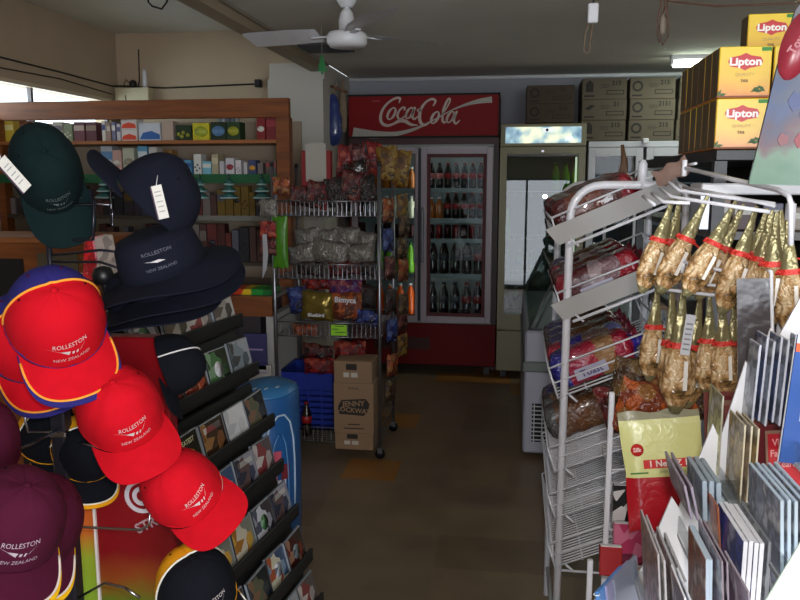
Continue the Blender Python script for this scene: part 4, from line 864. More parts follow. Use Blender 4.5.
def shopcarton(px0, px1, py0, py1, Y, d, label, logo=None):
    p0 = at(px0, py1, Y=Y); p1 = at(px1, py0, Y=Y); w = p1.x - p0.x; h = p1.z - p0.z; t = thing('cardboard_carton', label, 'carton', ((p0.x + p1.x) / 2, Y, p0.z), group=None)
    c = mat('kraft', (150, 122, 96), .8, noise=.06, nscale=4); b = MB(); b.box((-w / 2, 0, 0), (w / 2, d, h), c, bev=.004); b.build('box', t); b = MB(); y = -.001
    if logo:
        b.prism([(-w * .36, h * .38), (-w * .4, h * .52), (-w * .3, h * .66), (w * .3, h * .7), (w * .4, h * .6), (w * .36, h * .45), (w * .25, h * .36)], y, y + .0006, INK)
        b.text(logo[0], w * .19, c, TR((0, y - .0008, h * .59), ry=R(-4)) @ FACE, .03); b.text(logo[1], w * .17, c, TR((0, y - .0008, h * .46), ry=R(4)) @ FACE, .03)
        b.box((-w * .15, y, h * .17), (w * .15, y + .0006, h * .19), INK); b.box((-w * .25, y, h * .09), (w * .25, y + .0006, h * .11), INK); b.text('Bakels', w * .1, INK, TR((0, y, h * .9)) @ FACE, .0)
    else:
        b.box((-w * .18, y, h * .62), (w * .1, y + .0006, h * .88), INK); b.box((-w * .25, y, h * .3), (-w * .1, y + .0006, h * .5), pm((200, 195, 185))); b.box((-w * .05, y, h * .3), (w * .12, y + .0006, h * .5), pm((200, 195, 185)))
    b.build('print', t); return t
CY = 4.36
shopcarton(335, 373, 433, 449, CY + .01, .2, 'shallow brown carton at the very bottom of chrome rack', None)
shopcarton(334, 373.5, 384, 432.5, CY, .2, 'brown carton with a dark badge logo on the chrome rack', ('JENNY', 'LOCKWAY'))
shopcarton(334, 372, 362, 383.5, CY + .01, .2, 'small brown carton on top of the badge carton', None)
put_bottle('cola', (at(307, 430, Y=4.46).x, 4.46, .1), 'small dark cola bottle standing alone in front of the blue crate', 'bottle', None)

# ------------------------------------------------------------ CD rack
ang = R(-7)
tier = [(243, 313), (259, 361), (275, 413), (284, 458), (299, 503), (313, 548), (324, 592)]
MR = TR((-.88, 2.5, 0), rz=ang)        # local: +y runs away from the camera along the shelves, +x faces the aisle
MRi = MR.inverted()
t = cdr = thing('cd_rack', 'black stepped rack full of CDs and small books facing the aisle', 'rack', M=MR)
BKM = mat('rack_black', (24, 24, 24), .5); L = .74
b = MB(); b.prism([(-.30, 0), (-.30, 1.3), (-.16, 1.3), (.2, .02), (.2, 0)], -L - .0, -L + .015, BKM); b.build('side_panel', t)
b = MB(); b.prism([(-.30, 0), (-.30, 1.3), (-.16, 1.3), (-.05, .9), (.12, .02), (.12, 0)], -.015, 0, BKM); b.build('side_panel', t)
b = MB(); b.box((-.3, -L, 0), (-.28, 0, 1.3), BKM); b.build('back_panel', t)
cdi = 0
covers = [[(60, 58, 56), (150, 145, 140), (90, 80, 76), (180, 175, 170)], [(150, 60, 40), (110, 40, 30), (190, 120, 90), (70, 30, 26)], [(40, 70, 44), (70, 110, 70), (110, 140, 110), (24, 40, 28)], [(80, 90, 96), (120, 130, 136), (60, 66, 70), (150, 155, 160)], [(22, 20, 18), (30, 28, 24), (46, 40, 30), (20, 18, 16)], [(110, 70, 40), (60, 40, 26), (140, 100, 60), (40, 26, 20)], [(190, 190, 192), (200, 200, 202), (175, 176, 180), (205, 205, 206)], [(50, 56, 60), (90, 90, 70), (120, 90, 70), (30, 34, 40)], [(120, 140, 160), (200, 195, 170), (160, 80, 50), (60, 80, 110)], [(60, 64, 84), (90, 70, 70), (40, 44, 60), (140, 140, 150)], [(160, 150, 146), (130, 60, 60), (190, 180, 176), (90, 80, 80)], [(180, 140, 60), (190, 180, 160), (150, 100, 40), (120, 120, 110)], [(140, 140, 150), (190, 190, 196), (80, 80, 96), (60, 56, 60)], [(110, 46, 36), (70, 30, 26), (150, 110, 90), (60, 50, 46)]]
cvn = ['grey patterned', 'orange red', 'green', 'grey blue', 'black and yellow', 'brown', 'plain white', 'dark mixed', 'blue and cream', 'navy', 'pink and white', 'yellow and cream', 'silver', 'rust red']
CVM = [blotch_mat('cover_%d' % i, c, 26, .2, coat=.6, bump=0) for i, c in enumerate(covers)]
CASE = mat('cd_case_edge', (130, 134, 140), .15, coat=.6)
tn = ['top', 'second', 'third', 'fourth', 'fifth', 'sixth', 'bottom']
seqs = [[0, 10, 0, 12, 3, 0, 10], [3, 2, 1, 1, 10, 3, 12, 2], [7, 6, 5, 4, 12, 3, 1, 9], [10, 9, 8, 12, 7, 2, 6], [9, 12, 11, 11, 8, 3, 5], [13, 8, 7, 12, 10, 1, 2], [10, 3, 0, 9, 12, 8, 6]]
tiers_geo = []
for k, (px_, py_) in enumerate(tier):
    y_end = 0.0
    # shelf lip end measured at the far end of the rack
    q = at(px_, py_, Y=2.5 + .02 * k); lq = MRi @ q; xl = lq.x; zl = q.z
    yE = lq.y
    b = MB(); b.box((xl - .012, -L, zl - .045), (xl, yE, zl + .0), BKM, bev=.002); b.box((xl - .06, -L, zl - .045), (xl, yE, zl - .037), BKM)
    b.prism([(xl - .065, zl - .045), (xl - .055, zl - .045), (xl - .09, zl + .1), (xl - .1, zl + .1)], -L, yE, BKM); b.build('shelf', t)
    tiers_geo.append((xl, zl, yE))
    for i, cv in enumerate(seqs[k]):
        yy = yE - .076 - i * .147 + random.uniform(-.004, .004)
        if yy < -L + .075: continue
        dx = random.choice((0, 0, .008)); tilt = R(-14)
        Ml = MR @ Matrix.Translation((xl - .017 - dx, yy, zl - .036)) @ Matrix.Rotation(tilt, 4, 'Y') @ Matrix.Rotation(R(random.uniform(-3, 3)), 4, 'X')
        n_ = thing('cd_case', '%s covered CD case, %s from the far end of the %s rack tier' % (cvn[cv], ORD[i], tn[k]), 'CD', M=Ml, group='CDs on the %s tier' % tn[k])
        b = MB(); b.box((-.010, -.071, 0), (0, .071, .125), CASE, bev=.0012); b.build('case', n_)
        b = MB(); b.box((.0002, -.062, .004), (.0008, .067, .121), CVM[cv]); b.box((.0002, -.071, .0), (.0008, -.064, .125), BLACK)
        if k == 2 and i == 3:
            ym = pm((210, 180, 40)); Mt = TR((.0012, 0, .045)) @ Matrix.Rotation(R(90), 4, 'Z') @ FACE; b.text('10', .075, ym, Mt, .03); b.text('GREATEST', .02, pm((190, 190, 150)), TR((.0012, 0, .1)) @ Matrix.Rotation(R(90), 4, 'Z') @ FACE, .03)
        elif cv in (2, 8, 12, 13): b.lathe([(.026, 0), (.026, .0006)], CVM[(cv + 4) % 14], 14, M=TR((.0008, 0, .06), ry=R(90)))
        elif cv in (1, 5, 9): b.box((.0009, -.05, .09), (.0013, .05, .108), CVM[(cv + 5) % 14])
        b.build('cover', n_)
# ------------------------------------------------------------ blue display bin past the CD rack
p = at(305, 420, Y=2.95) - Vector((.155, 0, 0)); BB = mat('bin_blue', (34, 84, 140), .35, noise=.1, nscale=6)
zt_ = at(283, 391, Y=2.95).z
t = thing('blue_display_bin', 'bright blue rounded display bin at far end of the CD rack', 'display bin', (p.x, 2.95, 0))
b = MB(); b.lathe([(.15, 0), (.16, .02), (.17, zt_ * .6), (.165, zt_), (.158, zt_ + .004)], BB, 28, sx=.75); b.build('drum', t)
b = MB(); b.lathe([(.16, zt_), (.158, zt_ + .012), (.10, zt_ + .035), (.02, zt_ + .045)], mat('bin_blue_top', (50, 110, 160), .35), 24, sx=.75)
for a in (-100, -70, -40): b.lathe([(.012, .0), (.012, .002)], pm((150, 170, 190)), 10, c=(math.cos(R(a)) * .085, math.sin(R(a)) * .11, zt_ + .036), sx=.6, sy=1.5)
b.build('lid', t)
b = MB()
def drum(u, z, r=.1725): a = R(-50) + u / .15; return (math.cos(a) * r * .75, math.sin(a) * r, z)
arc = [(-.08, -.36), (-.075, -.26), (-.06, -.17), (-.035, -.10), (0, -.065), (.03, -.065), (.06, -.1), (.078, -.17), (.085, -.26), (.085, -.36), (.08, -.45)]
b.tube([drum(u, zt_ + z) for u, z in arc], .0045, pm((170, 190, 210)), 5); b.tube([drum(u * .55 - .0, zt_ + z * 1.1 - .07) for u, z in arc], .003, pm((90, 140, 190)), 5)
b.build('arc_emblem', t)
b = MB(); 
for i, (u, z, c) in enumerate(((-.05, -.26, (190, 190, 200)), (-.01, -.24, (190, 80, 100)), (.03, -.3, (120, 40, 50)), (-.03, -.33, (200, 120, 140)), (.01, -.36, (200, 200, 210)))):
    q = [drum(u + a * .02, zt_ + z + c_ * .035, .1735) for a, c_ in ((-1, -1), (1, -.8), (1.1, .9), (-.9, 1))]; b.add(q, [(0, 1, 2, 3)], pm(c))
b.build('drum_picture', t)

# ------------------------------------------------------------ red drink promotion bin behind the cap stand
pL, pR = at(94, 500, Y=1.73), at(172, 500, Y=1.73); zt_ = at(130, 338, Y=1.73).z; h = .95
t = thing('promo_cabinet', 'red and orange cabinet with a round target logo behind the caps', 'cabinet', M=TR((pL.x, 1.73, 0), rz=R(3)))
w = pR.x - pL.x
GR = band_mat('promo_red', [(0, (60, 120, 30)), (.2, (80, 110, 30)), (.36, (130, 60, 24)), (.5, (120, 16, 22)), (1, (128, 16, 24))], 'Z', at(120, 640, Y=1.73).z, at(120, 460, Y=1.73).z, wob=.12, smooth=True, rough=.25)
GO = band_mat('promo_orange', [(0, (120, 170, 50)), (.45, (150, 170, 50)), (.6, (200, 100, 40)), (1, (205, 84, 34))], 'Z', at(80, 640, Y=1.73).z, at(80, 460, Y=1.73).z, wob=.06, smooth=True, rough=.3)
b = MB(); b.box((0, 0, 0), (w, .05, zt_), GR, bev=.004); b.build('cabinet_body', t)
b = MB(); b.box((-.05, .012, 0), (-.002, .05, zt_ - .02), GO); b.build('side_wing', t)
b = MB(); b.box((-.003, -.006, 0), (.003, .012, zt_), pm((225, 215, 210))); b.build('edge_trim', t)
b = MB(); lc = t.matrix_world.inverted() @ at(141, 497, Y=1.73)
for r0 in (.034, .014):
    for k in range(24):
        a, c = k * math.pi / 12, (k + 1) * math.pi / 12; r1 = r0 + .011
        b.prism([(lc.x + math.cos(a) * r0, lc.z + math.sin(a) * r0), (lc.x + math.cos(c) * r0, lc.z + math.sin(c) * r0), (lc.x + math.cos(c) * r1, lc.z + math.sin(c) * r1), (lc.x + math.cos(a) * r1, lc.z + math.sin(a) * r1)], -.0025, -.0008, pm((200, 190, 195), .3))
b.text('STRO', .036, pm((170, 140, 145), .3), TR((lc.x + .02, -.002, lc.z - .07), ry=R(-28)) @ FACE, .02); b.build('target_logo', t)
# ------------------------------------------------------------ caps
def cap_shape(th, h, a=.084, bf=.095, H=.112, off=0.0):
    """point on the crown; th = 0 at the front, h = 0 at the rim .. 1 at the top"""
    k = math.cos(h * math.pi / 2) ** (.72 if math.cos(th) > 0 else .82)
    zz = math.sin(h * math.pi / 2) * H * (1 + .05 * math.cos(th))
    return Vector(((a + off) * k * math.sin(th), (bf + off) * k * math.cos(th) + .0 * h, zz + off * h))
def make_cap(label, px_, py_, Y, pitch, yaw, roll, front, side, pipe, edge, logo=True, s=1.0, group=None, name='baseball_cap', logoc=(225, 215, 215), split=52, sq=1.0, ll=True, under=None):
    """pitch tips the peak down towards the camera, yaw turns the cap about its own axis, roll spins it in the picture"""
    p = at(px_, py_, Y=Y); tv = (EYE - p).normalized(); r_ = RT.copy(); r_ = (r_ - tv * r_.dot(tv)).normalized(); u_ = tv.cross(r_)
    B = Matrix((( r_.x, tv.x, u_.x, 0), (r_.y, tv.y, u_.y, 0), (r_.z, tv.z, u_.z, 0), (0, 0, 0, 1)))   # local x right, y to camera, z up (mirrored pair fixed below)
    B = Matrix(((-r_.x, tv.x, u_.x, 0), (-r_.y, tv.y, u_.y, 0), (-r_.z, tv.z, u_.z, 0), (0, 0, 0, 1)))
    M = Matrix.Translation(p) @ B @ Matrix.Rotation(R(roll), 4, 'Y') @ Matrix.Rotation(R(-pitch), 4, 'X') @ Matrix.Rotation(R(yaw), 4, 'Z') @ Matrix.Diagonal((s * sq, s, s, 1))
    t = thing(name, label, 'cap', M=M, group=group)
    F, S_, P_, E_ = cloth(front), cloth(side), cloth(pipe), cloth(edge); ys = -.018
    two = pipe != front and split < 100; CM_ = cloth2(front, side, ys) if two else F
    sp = R(split); b = MB(); NU, NV = 48, 12
    def mf(u, v):
        th = (u - .5) * 2 * math.pi
        return F if abs(th) < sp else S_
    def cr(u, v):
        th = (u - .5) * 2 * math.pi; p6 = abs(math.sin(th * 3)); return cap_shape(th, v * .98, off=-.0016 * (1 - min(1, p6 * 3.5)))
    b.grid(cr, NU, NV, CM_)
    b.grid(lambda u, v: cap_shape((.5 - u) * 2 * math.pi, v * .98, off=-.003), 32, 8, cloth(tuple(int(c * .7) for c in side)))
    b.tube([cap_shape(k * math.pi / 16, 0, off=-.001) for k in range(32)], .0022, S_, 5, closed=True)
    c = b.build('crown', t)
    b = MB(); b.lathe([(.001, -.004), (.006, -.003), (.007, .0), (.004, .0025), (.001, .003)], F, 10, c=(0, 0, .1125)); b.build('top_button', c)
    if two:
        b = MB(); arch = []
        for j in range(40):
            h = j / 40.0; k = max(1e-4, math.cos(h * math.pi / 2)) ** (.72 if ys > 0 else .82) * .095
            if k < abs(ys): break
            arch.append((math.acos(ys / k), h))
        arch = arch + [(0.0 if ys > 0 else math.pi, arch[-1][1] + .004)] + [(-a_, h) for a_, h in arch[::-1]]
        b.tube([cap_shape(a_, h, off=.0006) for a_, h in arch], .0024, P_, 6); b.build('piping', c)
    b = MB()
    for sg_ in (-1, 1):
        for hh, an in ((.6, 100), (.6, 150)):
            q = cap_shape(sg_ * R(an), hh, off=.0008); q2 = cap_shape(sg_ * R(an), hh, off=.004); n = (q2 - q).normalized()
            b.tube([q - n * .001, q + n * .0006], .0026, cloth(tuple(int(v * .45) for v in front)), 8)
    b.build('eyelets', c)
    # peak
    a, bf = .084, .098; T0 = R(66)
    def pk(u, v, dz=0.0):
        q = (u - .5) * 2; th = q * T0; ix, iy = (a - .001) * math.sin(th), (bf - .001) * math.cos(th)
        an = q * math.pi / 2; ox = a * math.sin(T0) * math.sin(an) + .014 * math.sin(2 * an) * (1 - .3 * abs(math.sin(an))); oy = bf * math.cos(T0) + .0 + (bf * (1 - math.cos(T0)) + .068) * max(0, math.cos(an)) ** .72
        x = ix + (ox - ix) * v; y = iy + (oy - iy) * v
        return (x, y, -3.2 * x * x + .004 + dz - .10 * (y - bf) * (1 if y > bf else 0))
    ebM = lambda u, v: (E_ if v > .86 else F)
    b = MB(); b.grid(lambda u, v: pk(1 - u, v, .0015), 36, 14, F, mf=ebM); b.grid(lambda u, v: pk(u, v, -.0015), 24, 4, cloth(under or edge))
    b.tube([pk(k / 40, 1) for k in range(41)], .0021, E_, 6); k_ = b.build('peak', t)
    if pipe != front and edge != front:
        b = MB(); b.tube([pk(.022 + k / 40 * .956, .86, .002) for k in range(41)], .0022, P_, 6); b.build('peak_piping', k_)
    if logo:
        b = MB(); W_ = mat('thread_%d_%d_%d' % logoc, tuple(int(v * .9) for v in logoc), .6)
        # letters and winged stroke stitched on the front panels
        def on(x, y): # flat (x,y) metres -> crown
            h = .27 + y / .16; return cap_shape(-x / .092, h, off=.0016)
        if ll:
            b.text('ROLLESTON', .0130, W_, Matrix(), -.004, fn=lambda x, y: on(x, y + .017 + .1 * x))
            b.text('NEW ZEALAND', .0098, W_, Matrix(), -.004, fn=lambda x, y: on(x, y - .015 + .1 * x))
        for poly in ([(-.05, .009), (-.006, -.004), (-.002, .0035), (-.02, .0045)], [(.0, -.003), (.004, -.003), (.006, .0025), (.001, .0025)], [(.008, -.003), (.011, -.003), (.014, .003), (.010, .003)], [(.016, -.001), (.032, .015), (.018, .003)]):
            n = len(poly); b.add([on(x, y) for x, y in poly], [tuple(range(n))], W_)
        b.build('stitched_logo', c)
    return t
RC_ = (196, 12, 30)
NAVY = (17, 20, 33); GRN = (12, 30, 32); MAR = (70, 16, 40); BLU = (44, 40, 110); YEL = (226, 156, 20); BK_ = (14, 16, 24)
make_cap('red cap with blue sides and orange piping, the front one above the pole', 56, 320, 1.45, 64, 14, 4, RC_, BLU, (245, 160, 60), BLU, s=1.14)
make_cap('second red cap with blue edge, tucked behind at lower left of the first', 28, 340, 1.56, 64, 20, 2, RC_, BLU, (245, 160, 60), BLU, logo=False, s=1.12)
make_cap('dark green cap hanging highest on the left with pale stitched logo', 46, 170, 1.62, 72, 12, 2, GRN, GRN, GRN, GRN, logoc=(120, 130, 130), under=GRN, s=1.08, sq=.82)
make_cap('plain red cap in the middle, just below right of the blue edged cap', 120, 412, 1.5, 58, 12, 16, RC_, RC_, RC_, RC_, s=1.03)
make_cap('plain red cap, the lower right one of the two plain red ones', 183, 490, 1.56, 54, 8, 42, RC_, RC_, RC_, RC_)
make_cap('black cap with yellow sides and white piping at the bottom edge', 196, 590, 1.5, 56, 24, 10, BK_, YEL, (225, 220, 205), YEL, split=42)
make_cap('maroon cap with yellow edged peak, large at lower left', 12, 524, 1.16, 56, 18, -14, MAR, MAR, (225, 210, 200), (226, 176, 20), logoc=(200, 180, 195), ll=True, split=180)
make_cap('second maroon cap, peak edge showing right behind the large maroon one', 36, 524, 1.32, 60, 20, -20, MAR, MAR, (225, 210, 200), (226, 176, 20), logo=False, split=180)
make_cap('maroon cap cut off by the left edge, above the large maroon one', -28, 450, 1.3, 40, 10, 0, MAR, MAR, MAR, MAR, logo=False)
make_cap('blue cap cut off by left edge, beside the dark green cap', -50, 180, 1.5, 44, 0, 4, BLU, BLU, BLU, BLU, logo=False)
make_cap('black cap with yellow panels hanging behind the pole, nearest to the plain red cap', 84, 450, 1.68, 60, 34, -24, BK_, YEL, (225, 220, 205), YEL, logo=False, s=.9)
make_cap('black and yellow cap left of the pole, behind the first red cap', 50, 438, 1.74, 50, 24, 8, BK_, YEL, (225, 220, 205), YEL, logo=False, s=.9)
make_cap('navy cap with its peak pointing up left and a white card tag', 152, 205, 1.6, 12, -100, -44, NAVY, NAVY, NAVY, NAVY, logo=False)
make_cap('small black cap with white piping seen from its side under the navy hats', 166, 366, 1.72, 10, 80, -70, BK_, BK_, (220, 215, 215), BK_, logo=False, s=.8)
# wide brimmed navy hats
def brim_hat(label, px_, py_, Y, tx_, ty_, logo):
    p = at(px_, py_, Y=Y); t = thing('bucket_hat', label, 'hat', M=Matrix.Translation(p) @ Matrix.Rotation(R(ty_), 4, 'Y') @ Matrix.Rotation(R(tx_), 4, 'X'), group=None)
    b = MB(); C_ = cloth(NAVY); b.lathe([(.095, 0), (.092, .03), (.085, .07), (.075, .085), (.05, .092), (.002, .094)], C_, 32, sy=1.08); b.build('crown', t)
    b = MB()
    def br(u, v, dz=0): a = u * 2 * math.pi; r = .092 + .068 * v; return (r * math.cos(a), r * 1.08 * math.sin(a), .004 - .022 * v - .012 * v * math.cos(2 * a) + .006 * v * math.sin(3 * a) + dz)
    b.grid(lambda u, v: br(u, v, .001), 48, 5, C_); b.grid(lambda u, v: br(1 - u, v, -.002), 48, 5, C_); b.tube([br(k / 48, 1) for k in range(48)], .002, C_, 5, closed=True); b.build('brim', t)
    if logo:
        W_ = mat('thread_grey', (190, 185, 190), .6); b = MB()
        def on(x, y): a = R(-64) + x / .092; r = .0945 - max(0, y - .03) * .2; return (r * math.cos(a), r * 1.08 * math.sin(a), .045 + y)
        b.text('ROLLESTON', .011, mat('thread_dim', (70, 72, 88), .6), Matrix(), .01, fn=lambda x, y: on(x, y + .02)); b.text('NEW ZEALAND', .009, mat('thread_dim', (0, 0, 0)), Matrix(), .01, fn=lambda x, y: on(x, y - .014))
        b.add([on(x, y) for x, y in [(-.03, .006), (-.005, -.001), (.012, .0), (.0, .005), (-.015, .004)]], [(0, 1, 2, 3, 4)], W_); b.build('stitched_logo', t)
    return t
brim_hat('navy wide brimmed hat with small pale stitched logo, top of the hat pile', 165, 270, 1.6, 14, -12, True)
brim_hat('navy wide brimmed hat pushed under the one with the logo', 172, 284, 1.64, 16, -13, False)
brim_hat('lowest navy wide brimmed hat with its brim over the small black cap', 152, 304, 1.68, 10, -12, False)
# card tags on the caps
for (x, y, Y, w, h, rt, lab) in ((14, 174, 1.36, .022, .075, 42, 'white card tag at the left of the dark green cap'), (160, 202, 1.5, .022, .068, 12, 'white card tag hanging on the navy cap with raised peak')):
    p = at(x, y, Y=Y); t = thing('card_tag', lab, 'tag', M=TR(p, ry=R(-rt) if rt > 20 else R(-rt))); b = MB(); b.box((-w / 2, 0, -h / 2), (w / 2, .0012, h / 2), pm((215, 212, 205), .6)); b.box((-w / 2 - .004, .001, -h / 2), (-w / 2, .0016, h / 2), pm((70, 50, 70), .6))
    [b.box((-w * .3, -.0006, z), (w * .3, 0, z + .002), pm((150, 150, 150), .6)) for z in (-.02, -.01, 0, .012, .02)]; b.build('card', t)
    b = MB(); b.tube([(0, .001, h / 2), (.004, .01, h / 2 + .02)], .0006, WHITE, 4); b.build('string', t)
# the stand
pp = at(65, 480, Y=1.62); t = thing('cap_stand', 'black steel cap stand pole with chrome wire arms at the left', 'stand', (pp.x, 1.62, 0))
b = MB(); PO = mat('pole_black', (44, 44, 54), .3, .5); b.box((-.018, -.018, .03), (.018, .018, at(65, 350, Y=1.62).z), PO, bev=.004); b.tube([(0, 0, 1.1), (0, 0, at(65, 170, Y=1.62).z)], .007, PO, 8); b.build('pole', t)
b = MB(); b.lathe([(.22, 0), (.22, .02), (.04, .035)], PO, 28); b.build('base', t)
def arm(pts, r=.0032, m=CHROME):
    b = MB(); q = [p if isinstance(p, Vector) else at(p[0], p[1], Y=p[2]) for p in pts]; q = [v - t.location for v in q]; b.tube(q, r, m, 6); b.build('wire_arm', t)
pz = lambda y: at(65, y, Y=1.62).z
PT = lambda y: Vector((pp.x, 1.62, pz(y)))
arm([PT(432), (45, 432, 1.6), (28, 432, 1.55), (22, 405, 1.55)]); arm([PT(438), (100, 448, 1.58), (120, 440, 1.56)]); arm([PT(428), (30, 445, 1.5), (0, 455, 1.45), (-20, 440, 1.42)])
arm([PT(523), (80, 527, 1.55), (140, 530, 1.5), (149, 525, 1.5), (150, 513, 1.5)]); arm([PT(330), (104, 330, 1.56), (132, 325, 1.55), (136, 315, 1.55), (135, 305, 1.55)])
arm([PT(205), (90, 204, 1.6), (112, 205, 1.58), (111, 225, 1.58), (110, 172, 1.58)]); arm([PT(240), (80, 240, 1.6), (93, 240, 1.58), (94, 200, 1.58)], m=PO)
arm([PT(600), (92, 590, 1.6), (105, 583, 1.5), (125, 588, 1.45), (140, 598, 1.45)]); arm([PT(262), (100, 262, 1.6), (118, 268, 1.58)], m=PO); arm([PT(256), (100, 250, 1.6), (118, 252, 1.58)], m=PO)
b = MB(); q = [PT(432) - t.location, ]; 
for yy in (432, 523): b.box((-.022, -.022, pz(yy) - .008), (.022, .022, pz(yy) + .008), CHROME, bev=.003)
b.build('collar', t)
b = MB(); b.lathe([(.02, -.02), (.024, 0), (.018, .016), (.006, .02)], BLACK, 14, M=Matrix.Translation(at(103, 275, Y=1.62) - t.location)); b.tube([at(103, 275, Y=1.62) - t.location, at(112, 305, Y=1.62) - t.location], .012, BLACK, 8); b.build('rubber_knob', t)
b = MB(); b.box((.022, .0, pz(395)), (.2, .012, pz(380)), PO); b.build('cross_bar', t)

# ------------------------------------------------------------ bread rack
BY0, BY1 = 2.35, 2.97; TY = R(-23.5)
t = br_ = thing('bread_rack', 'white wire bread rack with sloping trays at right of the aisle', 'rack', (0, 0, 0))
pw = .0125
for Y in (BY0, BY1):
    A = at(570, 230, Y=BY0); xl, zt_ = A.x, at(620, 185, Y=BY0).z; xr = .49; rr = .09
    pts = [(xl - .004, Y, .0), (xl, Y, zt_ - rr)] + [(xl + rr - rr * math.cos(a), Y, zt_ - rr + rr * math.sin(a)) for a in (R(15), R(30), R(45), R(60), R(75), R(90))] + [(xr - .03, Y, zt_), (xr - .008, Y, zt_ - .01), (xr, Y, zt_ - .03), (xr, Y, 0)]
    b = MB(); b.tube(pts, pw, WIRE_W, 10); b.build('frame_tube', t)
q = at(642, 185, Y=BY0); b = MB(); b.lathe([(.013, -.01), (.0135, .06), (.006, .072)], WIRE_W, 12, c=(q.x, BY0, zt_)); b.build('sign_socket', t)
for xx, zz in ((xl, .12), (xr, .12), (xr, 1.3), (xr, .7)): b = MB(); b.tube([(xx, BY0, zz), (xx, BY1, zz)], .008, WIRE_W, 6); b.build('cross_rail', t)
for zz in (488, 533): 
    b = MB(); z_ = at(600, zz + 85, Y=BY0).z; b.tube([(xl, BY0, z_), (xr, BY0, z_)], .004, WIRE_W, 5); b.build('lower_rail', t)
trays = [(557, 243), (562, 318), (556, 398), (553, 472), (553, 518), (553, 567)]
TL = .37; LOAF = {}
def loaf_mesh(key, stops, Ln=.3, hw=.055, hh=.115):
    m = band_mat('loaf_' + key, stops, 'X', 0, Ln, rough=.2, wob=.22, bump=.9)
    b = MB(); NU, NV = 26, 20
    def f(u, v):
        x = u * Ln; a = v * 2 * math.pi
        k = min(1, (max(0.0, u) / .07)) ** .5 if u < .07 else (1 if u < .82 else max(.14, 1 - ((u - .82) / .1) ** 1.2) if u < .92 else .14 + (u - .92) * 3.2)
        ca, sa = math.cos(a), math.sin(a)
        cx = math.copysign(abs(ca) ** .55, ca) * hw * k; cz = hh * .5 + math.copysign(abs(sa) ** .55, sa) * hh * .5 * k
        w = .0035 * math.sin(23 * u + 5 * math.sin(a * 3)) * math.sin(a * 5 + 9 * u)
        return (x + w, cx + w, cz + w)
    b.grid(lambda u, v: f(v, u), NV, NU, m); return b
LS = {'red': [(0, (70, 20, 24)), (.16, (105, 60, 48)), (.55, (80, 40, 38)), (.72, (130, 20, 36)), (.9, (110, 40, 50))],
      'redw': [(0, (130, 30, 44)), (.14, (80, 24, 30)), (.38, (150, 130, 134)), (.5, (120, 90, 96)), (.66, (140, 18, 36)), (.85, (90, 16, 26))],
      'blue': [(0, (44, 40, 130)), (.2, (150, 30, 60)), (.4, (165, 40, 60)), (.5, (150, 110, 70)), (.68, (150, 26, 50)), (.85, (50, 40, 140))],
      'blue2': [(0, (160, 24, 50)), (.18, (46, 40, 130)), (.45, (120, 96, 90)), (.7, (110, 110, 170)), (.85, (130, 26, 50))],
      'brown': [(0, (60, 40, 50)), (.1, (54, 50, 100)), (.25, (96, 62, 34)), (.6, (80, 50, 30)), (.8, (110, 30, 50))],
      'plain': [(0, (90, 90, 90)), (.14, (110, 80, 60)), (.3, (104, 66, 38)), (.75, (90, 56, 34)), (.9, (120, 110, 104))]}
LAB = {'red': 'dark red wrapped bread loaf', 'redw': 'red and clear wrapped bread loaf with white print', 'blue': 'blue and red wrapped sliced loaf', 'blue2': 'blue, red and lilac wrapped sliced loaf', 'brown': 'brown bread loaf in purplish wrapper', 'plain': 'brown bread loaf in clear wrapper'}
def loaf(key, M, where):
    t = thing('bread_loaf', '%s, %s' % (LAB[key], where), 'bread', M=M, group='loaves on the bread rack')
    if key not in LOAF: o = loaf_mesh(key, LS[key]).build('wrapped_loaf', t); LOAF[key] = o
    else: o = LOAF[key].copy(); COL.objects.link(o); o.parent = t
    b = MB(); b.box((.268, -.008, .05), (.276, .008, .066), pm((215, 215, 220), .4)); b.build('tag_clip', t)
    if key in ('redw', 'blue', 'blue2'):
        b = MB(); q = pm((170, 168, 190), .35); b.box((.07, -.0585, .02), (.17, -.055, .055), q) ; b.text(('Toast' if key != 'redw' else 'White'), .03, pm((70, 60, 110) if key != 'redw' else (200, 190, 195), .4), TR((.12, -.0592, .036)) @ FACE, .02); b.build('wrapper_label', t)
tnm = ['top', 'second', 'third', 'fourth', 'fifth', 'lowest']
cont = [[('red', .075), ('red', .2), ('redw', .33), ('red', .46)], [('redw', .075), ('red', .2), ('redw', .33), ('brown', .46)], [('blue', .07), ('blue2', .19), ('brown', .31), ('brown', .43), ('brown', .55)], [('plain', .29), ('plain', .41), ('brown', .53)], [], []]
pos = [['nearest', 'second nearest', 'third nearest', 'farthest'], ['nearest', 'second nearest', 'third nearest', 'farthest'], ['nearest', 'second nearest', 'third nearest', 'fourth nearest', 'farthest'], ['nearest', 'second nearest', 'farthest']]
